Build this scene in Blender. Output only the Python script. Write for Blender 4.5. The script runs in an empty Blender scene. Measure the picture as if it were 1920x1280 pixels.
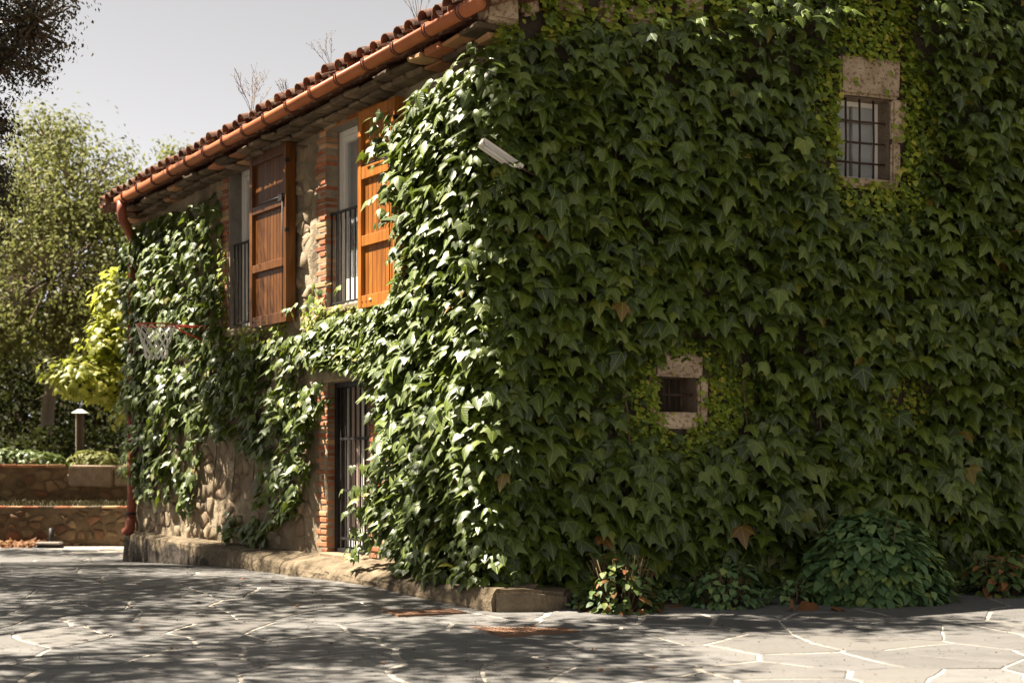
import bpy, bmesh, math, random
import numpy as np
from mathutils import Vector, Matrix, Euler, noise as mn
random.seed(7); rng = np.random.default_rng(7)
S = bpy.context.scene
COL = S.collection
R = math.radians

# ------------------------------------------------------------------ camera, light, exposure
cam = bpy.data.cameras.new('camera'); camo = bpy.data.objects.new('camera', cam); COL.objects.link(camo)
camo.location = (0, 0, 1.4); camo.rotation_euler = (R(90), 0, 0)
cam.lens = 52.5; cam.sensor_width = 36; cam.shift_y = 236/1920; cam.clip_end = 600
cam.dof.use_dof = True; cam.dof.focus_distance = 15.3; cam.dof.aperture_fstop = 1.9
S.camera = camo
SUN_EL, SUN_A = R(57.5), R(8)           # elevation; direction to the sun is (-cos A, sin A) on the ground
sdir = Vector((-math.cos(SUN_A)*math.cos(SUN_EL), math.sin(SUN_A)*math.cos(SUN_EL), math.sin(SUN_EL)))
W = bpy.data.worlds.new('World'); S.world = W; W.use_nodes = True
nt = W.node_tree; nt.nodes.clear()
sky = nt.nodes.new('ShaderNodeTexSky'); sky.sky_type = 'NISHITA'; sky.sun_disc = False
sky.sun_elevation = SUN_EL; sky.sun_rotation = math.atan2(sdir.x, sdir.y)
sky.air_density = 0.42; sky.dust_density = 0.30; sky.ozone_density = 1.0
hs = nt.nodes.new('ShaderNodeHueSaturation'); hs.inputs['Saturation'].default_value = 0.10
tint = nt.nodes.new('ShaderNodeMix'); tint.data_type = 'RGBA'; tint.blend_type = 'MULTIPLY'
tint.inputs['Factor'].default_value = 1.0; tint.inputs[7].default_value = (1.0, 0.965, 0.935, 1)
bg = nt.nodes.new('ShaderNodeBackground'); bg.inputs['Strength'].default_value = 0.050
wo = nt.nodes.new('ShaderNodeOutputWorld')
nt.links.new(sky.outputs[0], hs.inputs['Color']); nt.links.new(hs.outputs[0], tint.inputs[6])
nt.links.new(tint.outputs[2], bg.inputs['Color']); nt.links.new(bg.outputs[0], wo.inputs['Surface'])
sun = bpy.data.lights.new('sun', 'SUN'); sun.energy = 5.0; sun.angle = R(0.55); sun.color = (1.0, 0.895, 0.75)
suno = bpy.data.objects.new('sun', sun); COL.objects.link(suno)
suno.rotation_euler = sdir.to_track_quat('Z', 'Y').to_euler()
S.view_settings.view_transform = 'Standard'; S.view_settings.look = 'None'
S.view_settings.exposure = 2.22; S.view_settings.gamma = 1.0

# ------------------------------------------------------------------ materials
def N(nt, typ, **kw):
    n = nt.nodes.new(typ)
    for k, v in kw.items():
        if k.startswith('_'): setattr(n, k[1:], v)
        else: n.inputs[k.replace('__', ' ')].default_value = v
    return n
def ramp(nt, src, stops):
    r = nt.nodes.new('ShaderNodeValToRGB'); e = r.color_ramp.elements
    e[0].position, e[0].color = stops[0][0], (*stops[0][1], 1)
    e[1].position, e[1].color = stops[-1][0], (*stops[-1][1], 1)
    for p, c in stops[1:-1]:
        q = e.new(p); q.color = (*c, 1)
    nt.links.new(src, r.inputs[0]); return r.outputs[0]
def math_(nt, op, a, b=None, c=None):
    n = nt.nodes.new('ShaderNodeMath'); n.operation = op
    for i, v in enumerate((a, b, c)):
        if v is None: continue
        if isinstance(v, (int, float)): n.inputs[i].default_value = v
        else: nt.links.new(v, n.inputs[i])
    return n.outputs[0]
def mixc(nt, f, a, b, blend='MIX'):
    n = nt.nodes.new('ShaderNodeMix'); n.data_type = 'RGBA'; n.blend_type = blend
    for i, v in ((0, f), (6, a), (7, b)):
        if isinstance(v, (int, float)): n.inputs[i].default_value = v
        elif isinstance(v, tuple): n.inputs[i].default_value = (*v, 1) if len(v) == 3 else v
        else: nt.links.new(v, n.inputs[i])
    return n.outputs[2]
def start(name, rough=0.8, spec=0.3, metal=0.0):
    m = bpy.data.materials.new(name); m.use_nodes = True; nt = m.node_tree
    b = nt.nodes['Principled BSDF']
    b.inputs['Roughness'].default_value = rough; b.inputs['Specular IOR Level'].default_value = spec
    b.inputs['Metallic'].default_value = metal
    return m, nt, b
def mat(name, stops, scale=3.0, detail=8.0, rough=0.85, spec=0.25, metal=0.0, bump=0.3, bdist=0.02, bscale=None,
        vary=0.25, huevary=None, stretch=(1, 1, 1), speck=None, distort=0.0):
    """noise-mottled surface; vary = brightness spread from piece to piece"""
    m, nt, b = start(name, rough, spec, metal)
    tc = nt.nodes.new('ShaderNodeTexCoord'); oi = nt.nodes.new('ShaderNodeObjectInfo')
    mp = N(nt, 'ShaderNodeMapping'); mp.inputs['Scale'].default_value = stretch
    off = N(nt, 'ShaderNodeVectorMath', _operation='SCALE'); off.inputs[0].default_value = (37, 91, 53)
    nt.links.new(oi.outputs['Random'], off.inputs['Scale'])
    nt.links.new(tc.outputs['Object'], mp.inputs[0]); nt.links.new(off.outputs[0], mp.inputs['Location'])
    n1 = N(nt, 'ShaderNodeTexNoise', Scale=scale, Detail=detail, Roughness=0.62, Distortion=distort); nt.links.new(mp.outputs[0], n1.inputs['Vector'])
    c = ramp(nt, n1.outputs['Fac'], stops)
    if huevary is not None: 
        rr = math_(nt, 'FRACT', math_(nt, 'MULTIPLY', oi.outputs['Random'], 7.31))
        c = mixc(nt, math_(nt, 'MULTIPLY', math_(nt, 'POWER', rr, 2.0), 0.9), c, huevary)
    if speck:
        n3 = N(nt, 'ShaderNodeTexNoise', Scale=speck[0], Detail=3.0); nt.links.new(mp.outputs[0], n3.inputs['Vector'])
        f = math_(nt, 'MULTIPLY', math_(nt, 'GREATER_THAN', n3.outputs['Fac'], speck[2]), 0.75)
        c = mixc(nt, f, c, speck[1])
    v = math_(nt, 'ADD', math_(nt, 'MULTIPLY', oi.outputs['Random'], vary), 1 - vary/2)
    vm = N(nt, 'ShaderNodeVectorMath', _operation='SCALE'); nt.links.new(c, vm.inputs[0]); nt.links.new(v, vm.inputs['Scale'])
    nt.links.new(vm.outputs[0], b.inputs['Base Color'])
    n2 = N(nt, 'ShaderNodeTexNoise', Scale=bscale or scale*6, Detail=6.0, Roughness=0.65); nt.links.new(mp.outputs[0], n2.inputs['Vector'])
    bp = N(nt, 'ShaderNodeBump', Strength=bump, Distance=bdist); nt.links.new(n2.outputs['Fac'], bp.inputs['Height'])
    nt.links.new(bp.outputs[0], b.inputs['Normal'])
    return m
def leafmat(name, stops, rough=0.42, spec=0.5, trans=0.25, tcol=(0.25, 0.38, 0.05), veins=True):
    m, nt, b = start(name, rough, spec)
    g = nt.nodes.new('ShaderNodeNewGeometry'); oi = nt.nodes.new('ShaderNodeObjectInfo')
    r = math_(nt, 'FRACT', math_(nt, 'ADD', g.outputs['Random Per Island'], oi.outputs['Random']))
    c = ramp(nt, r, stops)
    if veins:
        tc = nt.nodes.new('ShaderNodeTexCoord'); sp = nt.nodes.new('ShaderNodeSeparateXYZ'); nt.links.new(tc.outputs['UV'], sp.inputs[0])
        x = math_(nt, 'ABSOLUTE', math_(nt, 'SUBTRACT', sp.outputs[0], 1.0)); y = math_(nt, 'SUBTRACT', 1.5, sp.outputs[1])
        d2 = math_(nt, 'ABSOLUTE', math_(nt, 'SUBTRACT', math_(nt, 'MULTIPLY', x, .573), math_(nt, 'MULTIPLY', y, .82)))
        d = math_(nt, 'MINIMUM', x, d2)
        wv = math_(nt, 'ABSOLUTE', math_(nt, 'SINE', math_(nt, 'MULTIPLY', math_(nt, 'SUBTRACT', y, math_(nt, 'MULTIPLY', x, .8)), 22.0)))
        d3 = math_(nt, 'MULTIPLY', wv, .16)
        f = math_(nt, 'SUBTRACT', 1.0, math_(nt, 'MULTIPLY', math_(nt, 'MINIMUM', d, d3), 35.0)); f = math_(nt, 'MAXIMUM', f, 0.0)
        c = mixc(nt, math_(nt, 'MULTIPLY', f, 0.4), c, tuple(min(1, v*1.6) for v in tcol))
        bp = N(nt, 'ShaderNodeBump', Strength=0.5, Distance=0.004); nt.links.new(f, bp.inputs['Height']); bp.invert = True
        nt.links.new(bp.outputs[0], b.inputs['Normal'])
    nt.links.new(c, b.inputs['Base Color'])
    t = nt.nodes.new('ShaderNodeBsdfTranslucent')
    nt.links.new(mixc(nt, 0.5, c, tcol), t.inputs['Color'])
    mx = nt.nodes.new('ShaderNodeMixShader'); mx.inputs[0].default_value = trans
    nt.links.new(b.outputs[0], mx.inputs[1]); nt.links.new(t.outputs[0], mx.inputs[2])
    nt.links.new(mx.outputs[0], nt.nodes['Material Output'].inputs['Surface'])
    return m
M = {}
M['ivy'] = leafmat('ivy_leaf', [(0, (.018, .033, .007)), (.3, (.042, .067, .010)), (.7, (.075, .106, .013)), (.93, (.100, .135, .017)), (.98, (.14, .172, .022)), (.995, (.15, .15, .018)), (1, (.17, .065, .014))], rough=.40, spec=.6, trans=.20, tcol=(.26, .34, .03))
M['young_ivy'] = leafmat('young_ivy_leaf', [(0, (0.0935, 0.1360, 0.0127)), (.5, (0.2125, 0.2805, 0.0255)), (.85, (0.3230, 0.3655, 0.0382)), (1, (0.4250, 0.3570, 0.0510))], rough=.5, trans=.3, tcol=(.34, .44, .04), veins=False)
M['hydrangea'] = leafmat('shrub_leaf', [(0, (.06, .115, .045)), (.5, (.115, .19, .07)), (.9, (.17, .25, .08)), (1, (.26, .31, .07))], rough=.5, spec=.35, trans=.15, veins=False)
M['hydrangea_dry'] = leafmat('shrub_leaf_half_dry', [(0, (0.0440, 0.0770, 0.0220)), (.6, (0.0880, 0.1320, 0.0330)), (.80, (0.1760, 0.1980, 0.0440)), (.84, (0.1540, 0.0660, 0.0220)), (.94, (0.2200, 0.0880, 0.0275)), (1, (0.2860, 0.1540, 0.0550))], rough=.55, spec=.3, trans=.15, veins=False)
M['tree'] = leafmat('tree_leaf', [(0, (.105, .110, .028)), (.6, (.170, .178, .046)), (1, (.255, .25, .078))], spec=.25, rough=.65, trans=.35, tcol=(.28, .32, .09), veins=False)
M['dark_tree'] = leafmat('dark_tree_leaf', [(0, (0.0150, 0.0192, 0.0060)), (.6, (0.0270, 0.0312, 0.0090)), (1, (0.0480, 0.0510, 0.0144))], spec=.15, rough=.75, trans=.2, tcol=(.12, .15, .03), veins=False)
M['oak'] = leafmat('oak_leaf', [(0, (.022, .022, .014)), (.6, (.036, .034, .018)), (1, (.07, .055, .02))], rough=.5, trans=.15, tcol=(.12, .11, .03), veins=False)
M['plane'] = leafmat('plane_leaf', [(0, (0.1610, 0.1851, 0.0242)), (.6, (0.2737, 0.2898, 0.0403)), (1, (0.3864, 0.3703, 0.0805))], rough=.45, trans=.5, tcol=(.55, .6, .08), veins=False)
M['dry_leaf'] = leafmat('dry_leaf', [(0, (0.0990, 0.0315, 0.0090)), (.5, (0.1620, 0.0675, 0.0225)), (1, (0.2250, 0.1350, 0.0630))], rough=.7, spec=.2, trans=.15, tcol=(.5, .25, .1), veins=False)
M['bark'] = mat('bark', [(.3, (.06, .045, .03)), (.7, (.17, .13, .09))], scale=4, stretch=(1, 1, .25), bump=.8, bdist=.03)
M['pale_bark'] = mat('pale_bark', [(.3, (.16, .12, .08)), (.7, (.34, .27, .19))], scale=5, stretch=(1, 1, .3), bump=.6, bdist=.03)
M['stem'] = mat('vine_stem', [(.3, (.07, .05, .025)), (.7, (.16, .11, .06))], scale=9)
M['plaster'] = mat('lime_rubble_render', [(.25, (0.1048, 0.0766, 0.0484)), (.45, (0.2096, 0.1612, 0.1048)), (.6, (0.3063, 0.2499, 0.1693)), (.8, (0.3708, 0.3143, 0.2257))], scale=1.7, bump=.9, bdist=.05, bscale=9, vary=0, speck=(22, (.14, .09, .05), .66))
M['stone'] = mat('rubble_stone', [(.25, (0.1368, 0.1008, 0.0648)), (.5, (0.2448, 0.1908, 0.1224)), (.8, (0.3384, 0.2772, 0.1944))], scale=4, bump=.6, bdist=.02, bscale=22, vary=.4, huevary=(.20, .135, .085))
M['cornice'] = mat('eave_shade_masonry', [(.25, (0.0630, 0.0450, 0.0297)), (.5, (0.1260, 0.0900, 0.0594)), (.8, (0.2160, 0.1620, 0.1080))], scale=4, bump=.8, bdist=.02, bscale=22, vary=.6)  # cornice colour darkened to carry the shade under the eave
M['garden_stone'] = mat('garden_wall_stone', [(.25, (0.0682, 0.0465, 0.0248)), (.5, (0.1457, 0.1023, 0.0558)), (.8, (0.2480, 0.1798, 0.1023))], scale=4, bump=.6, bdist=.02, bscale=22, vary=.8, huevary=(.15, .065, .035))
M['garden_mortar'] = mat('garden_wall_mortar', [(.3, (0.0750, 0.0488, 0.0263)), (.7, (0.1762, 0.1200, 0.0675))], scale=3, bump=.8, bdist=.03, vary=0)
M['dressed'] = mat('dressed_stone', [(.3, (0.1820, 0.1330, 0.0910)), (.7, (0.2940, 0.2310, 0.1680))], scale=6, bump=.6, bscale=45, bdist=.01, speck=(55, (.16, .09, .05), .58))
M['granite'] = mat('pitted_stone', [(.3, (.32, .235, .155)), (.7, (.54, .42, .30))], scale=7, bump=.8, bscale=60, bdist=.015, speck=(26, (.20, .12, .08), .57))
M['brick'] = mat('red_brick', [(.25, (0.1700, 0.0553, 0.0298)), (.5, (0.2975, 0.0978, 0.0467)), (.8, (0.3825, 0.1530, 0.0765))], scale=9, bump=.5, bscale=50, bdist=.006, vary=.5, huevary=(.45, .29, .15))
M['mortar'] = mat('pale_mortar', [(.3, (0.1950, 0.1575, 0.1125)), (.7, (0.3300, 0.2775, 0.2100))], scale=8, bump=.7, bdist=.01, vary=0)
M['concrete'] = mat('grey_render', [(.3, (0.1500, 0.1312, 0.1125)), (.7, (0.2475, 0.2213, 0.1875))], scale=5, bump=.4, bdist=.01, vary=0)
M['tile'] = mat('weathered_roof_tile', [(.3, (0.0420, 0.0210, 0.0168)), (.5, (0.1200, 0.0510, 0.0300)), (.7, (0.2040, 0.0840, 0.0420))], scale=5, bump=.6, bdist=.01, vary=.5, speck=(14, (.20, .17, .11), .60))
M['gutter'] = mat('terracotta_gutter', [(.3, (0.3063, 0.0927, 0.0363)), (.7, (0.4191, 0.1411, 0.0564))], scale=2.5, rough=.5, bump=.1, bdist=.005, vary=.08)
M['bracket'] = mat('dark_clay_strap', [(.3, (0.0780, 0.0270, 0.0180)), (.7, (0.1320, 0.0450, 0.0270))], scale=4, rough=.6, bump=.1)
M['downpipe'] = mat('clay_downpipe', [(.3, (0.1848, 0.0504, 0.0294)), (.7, (0.2856, 0.0840, 0.0462))], scale=3, rough=.55, bump=.15, bdist=.005)
M['iron'] = mat('black_iron', [(.3, (.012, .011, .012)), (.7, (.03, .026, .024))], scale=6, rough=.5, bump=.15, bdist=.003)
M['rust_iron'] = mat('old_iron', [(.3, (.03, .018, .014)), (.7, (.08, .045, .03))], scale=12, rough=.7, bump=.3, bdist=.003)
M['white_paint'] = mat('white_paint', [(.3, (.68, .64, .58)), (.7, (.78, .75, .70))], scale=2, rough=.45, bump=.03, vary=0)
M['curtain'] = mat('white_curtain', [(.3, (.62, .62, .62)), (.7, (.72, .72, .72))], scale=2, stretch=(3, 3, .4), rough=.9, bump=.3, bdist=.03, vary=0)
M['door_curtain'] = mat('pinkish_curtain', [(.3, (.34, .25, .20)), (.7, (.50, .39, .33))], scale=2, stretch=(4, 4, .3), rough=.9, bump=.3, bdist=.03, vary=0)
M['grey_wood'] = mat('dark_old_wood', [(.3, (.03, .022, .015)), (.7, (.08, .06, .04))], scale=4, stretch=(6, 6, .5))
M['soil'] = mat('bed_soil', [(.3, (.035, .022, .014)), (.6, (.07, .045, .028)), (.8, (.12, .08, .05))], scale=5, bump=1, bdist=.04, vary=0)
M['earth'] = mat('dry_earth', [(.3, (0.0480, 0.0390, 0.0240)), (.7, (0.1080, 0.0900, 0.0570))], scale=.8, bump=.8, bdist=.04, vary=0)
M['joint'] = mat('paving_joint_mortar', [(.3, (.20, .175, .14)), (.5, (.36, .33, .285)), (.8, (.46, .43, .38))], scale=1.4, bump=.5, bscale=30, bdist=.006, vary=0, speck=(25, (.10, .08, .055), .62))
M['slate'] = mat('slate_flagstone', [(.22, (.094, .091, .087)), (.42, (.130, .126, .120)), (.6, (.156, .151, .144)), (.8, (.190, .182, .172))], scale=2.2, stretch=(1, 2.0, 1), rough=.6, spec=.35, bump=.9, bscale=20, bdist=.012, vary=.30, huevary=(.125, .118, .108), distort=.8, speck=(70, (.055, .048, .04), .64))
M['rust_cover'] = mat('clay_cover', [(.3, (0.1190, 0.0630, 0.0385)), (.7, (0.2100, 0.1190, 0.0700))], scale=5, rough=.8, bump=.4, bscale=40, bdist=.006)
M['aluminium'] = mat('lamp_white_metal', [(.3, (.55, .50, .43)), (.7, (.70, .65, .57))], scale=4, rough=.4, bump=.05)
M['net'] = mat('net_cord', [(.3, (.70, .68, .62)), (.7, (.8, .78, .72))], scale=20, bump=.1)
M['hoop_red'] = mat('red_steel', [(.3, (.40, .05, .03)), (.7, (.52, .075, .04))], scale=4, rough=.4, bump=.03)
M['grass'] = leafmat('grass_blade', [(0, (0.0300, 0.0288, 0.0120)), (.6, (0.0540, 0.0480, 0.0210)), (1, (0.1020, 0.0840, 0.0420))], rough=.6, spec=.2, trans=.15, tcol=(.14, .12, .05), veins=False)
M['twig'] = mat('dry_weed', [(.3, (.16, .12, .09)), (.7, (.26, .20, .15))], scale=8, bump=0)
def woodmat(nm='varnished_wood', k=1.0):
    m, nt, b = start(nm, .46, .35)
    tc = nt.nodes.new('ShaderNodeTexCoord'); oi = nt.nodes.new('ShaderNodeObjectInfo')
    mp = N(nt, 'ShaderNodeMapping'); mp.inputs['Scale'].default_value = (14, 14, 1.1)
    off = N(nt, 'ShaderNodeVectorMath', _operation='SCALE'); off.inputs[0].default_value = (37, 91, 53)
    nt.links.new(oi.outputs['Random'], off.inputs['Scale']); nt.links.new(off.outputs[0], mp.inputs['Location'])
    nt.links.new(tc.outputs['Object'], mp.inputs[0])
    n = N(nt, 'ShaderNodeTexNoise', Scale=1.6, Detail=7.0, Roughness=.6, Distortion=.8); nt.links.new(mp.outputs[0], n.inputs['Vector'])
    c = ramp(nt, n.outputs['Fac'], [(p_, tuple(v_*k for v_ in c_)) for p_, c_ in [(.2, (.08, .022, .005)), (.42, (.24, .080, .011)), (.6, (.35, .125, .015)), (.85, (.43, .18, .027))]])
    nk = N(nt, 'ShaderNodeTexVoronoi', Scale=3.2); mk = N(nt, 'ShaderNodeMapping'); mk.inputs['Scale'].default_value = (1.4, 1.4, .7)
    nt.links.new(tc.outputs['Object'], mk.inputs[0]); nt.links.new(mk.outputs[0], nk.inputs['Vector'])
    k = math_(nt, 'LESS_THAN', nk.outputs['Distance'], .05)
    c = mixc(nt, math_(nt, 'MULTIPLY', k, .8), c, (.09, .02, .006))
    v = math_(nt, 'ADD', math_(nt, 'MULTIPLY', oi.outputs['Random'], .5), .72)
    vm = N(nt, 'ShaderNodeVectorMath', _operation='SCALE'); nt.links.new(c, vm.inputs[0]); nt.links.new(v, vm.inputs['Scale'])
    nt.links.new(vm.outputs[0], b.inputs['Base Color'])
    bp = N(nt, 'ShaderNodeBump', Strength=.25, Distance=.004); nt.links.new(n.outputs['Fac'], bp.inputs['Height']); nt.links.new(bp.outputs[0], b.inputs['Normal'])
    return m
M['wood'] = woodmat(); M['wood_shaded'] = woodmat('shaded_brown_wood', .34)  # second copy darkened: the far shutter's shade is put into its colour
def plinthmat():
    m, nt, b = start('plinth_mortar', .9, .2)
    tc = nt.nodes.new('ShaderNodeTexCoord'); sp = nt.nodes.new('ShaderNodeSeparateXYZ'); nt.links.new(tc.outputs['Object'], sp.inputs[0])
    n = N(nt, 'ShaderNodeTexNoise', Scale=3.0, Detail=8.0, Roughness=.65); nt.links.new(tc.outputs['Object'], n.inputs['Vector'])
    c = ramp(nt, n.outputs['Fac'], [(.25, (.08, .06, .038)), (.5, (.155, .12, .078)), (.75, (.25, .20, .13))])
    # tar-black damp stain along the foot of the far end (a stain with its own ragged edge)
    n2 = N(nt, 'ShaderNodeTexNoise', Scale=2.2, Detail=5.0); nt.links.new(tc.outputs['Object'], n2.inputs['Vector'])
    far = math_(nt, 'MULTIPLY', math_(nt, 'SUBTRACT', sp.outputs[0], 5.5), .10)
    lim = math_(nt, 'ADD', math_(nt, 'MULTIPLY', n2.outputs['Fac'], .45), math_(nt, 'ADD', math_(nt, 'MINIMUM', far, .22), -.18))
    f = math_(nt, 'MULTIPLY', math_(nt, 'SUBTRACT', lim, sp.outputs[2]), 26.0); f = math_(nt, 'MINIMUM', math_(nt, 'MAXIMUM', f, 0.0), .92)
    c = mixc(nt, f, c, (.035, .028, .022))
    nt.links.new(c, b.inputs['Base Color'])
    n3 = N(nt, 'ShaderNodeTexNoise', Scale=16.0, Detail=6.0); nt.links.new(tc.outputs['Object'], n3.inputs['Vector'])
    bp = N(nt, 'ShaderNodeBump', Strength=.9, Distance=.05); nt.links.new(n3.outputs['Fac'], bp.inputs['Height']); nt.links.new(bp.outputs[0], b.inputs['Normal'])
    return m
M['plinth'] = plinthmat()
def glassmat(name, base=(.03, .035, .04)):
    m, nt, b = start(name, .06, .6); b.inputs['Base Color'].default_value = (*base, 1)
    b.inputs['Transmission Weight'].default_value = .85; return m
M['glass'] = glassmat('window_glass', (.9, .92, .92))

# ------------------------------------------------------------------ object helpers
def rawmesh(name, V, T, uv=None, mats=(), smooth=True):
    V = np.asarray(V, dtype=np.float32).reshape(-1, 3); T = np.asarray(T, dtype=np.int32); k = T.shape[1]
    me = bpy.data.meshes.new(name)
    me.vertices.add(len(V)); me.vertices.foreach_set('co', V.ravel())
    me.loops.add(T.size); me.loops.foreach_set('vertex_index', T.ravel())
    me.polygons.add(len(T)); me.polygons.foreach_set('loop_start', np.arange(0, T.size, k, dtype=np.int32))
    if smooth: me.polygons.foreach_set('use_smooth', np.ones(len(T), dtype=bool))
    if uv is not None:
        l = me.uv_layers.new(name='UVMap'); l.data.foreach_set('uv', np.asarray(uv, dtype=np.float32)[T.ravel()].ravel())
    for m in mats: me.materials.append(m)
    me.update(calc_edges=True); me.validate(); return me
def pymesh(name, V, F, m, smooth=False):
    me = bpy.data.meshes.new(name); me.from_pydata([tuple(v) for v in V], [], F); me.materials.append(m)
    if smooth: me.polygons.foreach_set('use_smooth', [True]*len(F))
    me.update()
    if me.validate(): print('INVALID MESH', name)
    return me
def link(name, me, parent=None, loc=(0, 0, 0), rot=(0, 0, 0), world=True, kind=None):
    o = bpy.data.objects.new(name, me); COL.objects.link(o); o.location = loc; o.rotation_euler = rot
    if parent is not None:
        o.parent = parent
        if world:      # authored in world coordinates: undo the thing's own placement
            o.matrix_parent_inverse = PINV[parent.name]
    if kind: o['kind'] = kind
    PINV[o.name] = Matrix.LocRotScale(Vector(loc), Euler(rot), None).inverted()
    return o
PINV = {}
def tag(o, label, cat, group=None, kind=None):
    o['label'] = label; o['category'] = cat
    if group: o['group'] = group
    if kind: o['kind'] = kind
    return o
def thing(name, loc, label, cat, group=None):
    return tag(link(name, None, None, loc), label, cat, group)
def boxmesh(name, x0, x1, y0, y1, z0, z1, m, bev=0.0, jit=0.0, seg=1):
    bm = bmesh.new(); bmesh.ops.create_cube(bm, size=1)
    for v in bm.verts:
        v.co = Vector(((x0+x1)/2+v.co.x*(x1-x0), (y0+y1)/2+v.co.y*(y1-y0), (z0+z1)/2+v.co.z*(z1-z0)))
        if jit: v.co += Vector([random.uniform(-jit, jit) for _ in range(3)])
    if bev: bmesh.ops.bevel(bm, geom=bm.edges[:], offset=bev, segments=seg, affect='EDGES', clamp_overlap=True)
    me = bpy.data.meshes.new(name); bm.to_mesh(me); bm.free(); me.materials.append(m); return me
def tube(pts, rads, n=8, cap=True):
    """quads/tris of a tube through pts; returns V,F"""
    V, F = [], []; P = [Vector(p) for p in pts]
    if isinstance(rads, (int, float)): rads = [rads]*len(P)
    up = None
    for i, p in enumerate(P):
        d = (P[min(i+1, len(P)-1)] - P[max(i-1, 0)]).normalized()
        if up is None:
            up = d.orthogonal().normalized()
        up = (up - d*up.dot(d)).normalized(); s = d.cross(up)
        for k in range(n):
            a = 2*math.pi*k/n; V.append(p + (up*math.cos(a)+s*math.sin(a))*rads[i])
    for i in range(len(P)-1):
        for k in range(n):
            F.append((i*n+k, i*n+(k+1) % n, (i+1)*n+(k+1) % n, (i+1)*n+k))
    if cap: F.append(tuple(range(n-1, -1, -1))); F.append(tuple((len(P)-1)*n+k for k in range(n)))
    return V, F
class MB:
    def __init__(s): s.V = []; s.F = []
    def add(s, V, F):
        b = len(s.V); s.V += [tuple(v) for v in V]; s.F += [tuple(b+i for i in f) for f in F]; return s
    def tube(s, pts, r, n=8, cap=True): return s.add(*tube(pts, r, n, cap))
    def box(s, x0, x1, y0, y1, z0, z1):
        V = [(x, y, z) for z in (z0, z1) for y in (y0, y1) for x in (x0, x1)]
        return s.add(V, [(0, 2, 3, 1), (4, 5, 7, 6), (0, 1, 5, 4), (2, 6, 7, 3), (0, 4, 6, 2), (1, 3, 7, 5)])
    def mesh(s, name, m, smooth=False): return pymesh(name, s.V, s.F, m, smooth)

# ------------------------------------------------------------------ frames of the two house walls
C0 = Vector((-.08, 14.54, 0))
u1 = Vector((-.545, .838, 0)).normalized(); n1 = Vector((u1.y*-1, u1.x, 0)); n1 = Vector((-.838, -.545, 0)).normalized()
u2 = Vector((.925, .379, 0)).normalized(); n2 = Vector((.379, -.925, 0)).normalized()
A1 = math.atan2(u1.y, u1.x); A2 = math.atan2(u2.y, u2.x)
def W1(t, z, w=0): return C0 + u1*t + n1*w + Vector((0, 0, z))
def W2(t, z, w=0): return C0 + u2*t + n2*w + Vector((0, 0, z))
# local mesh coordinates: side wall (t, w, z) at rotation A1; front wall (t, -w, z) at rotation A2
def gz(y):
    xs = (0, 12, 13.7, 16, 19.3, 23.5, 28, 40); zs = (0, 0, .05, .14, .12, -.08, -.10, -.10)
    return float(np.interp(y, xs, zs))

# ------------------------------------------------------------------ voronoi stones
def voronoi(x0, x1, y0, y1, sx, sy, jit=.42, seed=1, stag=True):
    r = random.Random(seed); nx = int((x1-x0)/sx)+1; ny = int((y1-y0)/sy)+1
    P = {}
    for j in range(-2, ny+2):
        for i in range(-2, nx+2):
            P[i, j] = (x0+(i+.5+r.uniform(-jit, jit)+(.5 if stag and j % 2 else 0))*sx, y0+(j+.5+r.uniform(-jit, jit))*sy)
    out = []
    for j in range(ny):
        for i in range(nx):
            cx, cy = P[i, j]; poly = [(cx-3*sx, cy-3*sy), (cx+3*sx, cy-3*sy), (cx+3*sx, cy+3*sy), (cx-3*sx, cy+3*sy)]
            for dj in range(-2, 3):
                for di in range(-2, 3):
                    if (di or dj) and (i+di, j+dj) in P:
                        qx, qy = P[i+di, j+dj]
                        # scaled metric so cells follow the aspect
                        a, b = (qx-cx)/sx**2, (qy-cy)/sy**2; m_ = a*(cx+qx)/2+b*(cy+qy)/2
                        new = []
                        for k in range(len(poly)):
                            p, q = poly[k], poly[(k+1) % len(poly)]
                            dp, dq = a*p[0]+b*p[1]-m_, a*q[0]+b*q[1]-m_
                            if dp <= 0: new.append(p)
                            if dp*dq < 0:
                                s = dp/(dp-dq); new.append((p[0]+(q[0]-p[0])*s, p[1]+(q[1]-p[1])*s))
                        poly = new
                        if len(poly) < 3: break
            # drop tiny edges
            pp = [p for k, p in enumerate(poly) if math.dist(p, poly[k-1]) > .06*min(sx, sy)]
            if len(pp) >= 3: out.append(((cx, cy), pp))
    return out
def centroid(p): return (sum(q[0] for q in p)/len(p), sum(q[1] for q in p)/len(p))
def shrink(poly, g):
    cx, cy = centroid(poly); o = []
    for x, y in poly:
        d = math.hypot(x-cx, y-cy); s = max(.2, 1-g/d) if d > 0 else 1; o.append((cx+(x-cx)*s, cy+(y-cy)*s))
    return o
def domed(poly, h, back, rnd=.25, lump=.02):
    """rounded rubble stone from a plane polygon; local (a, b, h)"""
    k = len(poly); p0 = poly; p1 = shrink(poly, .012); p2 = shrink(poly, rnd*min(math.dist(poly[0], centroid(poly)), .3))
    c = centroid(poly); V = [(x, y, -back) for x, y in p0] + [(x, y, h*.55+random.uniform(-1, 1)*lump*.4) for x, y in p1]
    V += [(x, y, h+random.uniform(-1, 1)*lump) for x, y in p2] + [(c[0], c[1], h*1.05+random.uniform(-1, 1)*lump)]
    F = []
    for i in range(k):
        j = (i+1) % k; F += [(i, j, k+j, k+i), (k+i, k+j, 2*k+j, 2*k+i), (2*k+i, 2*k+j, 3*k)]
    return V, F

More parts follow.
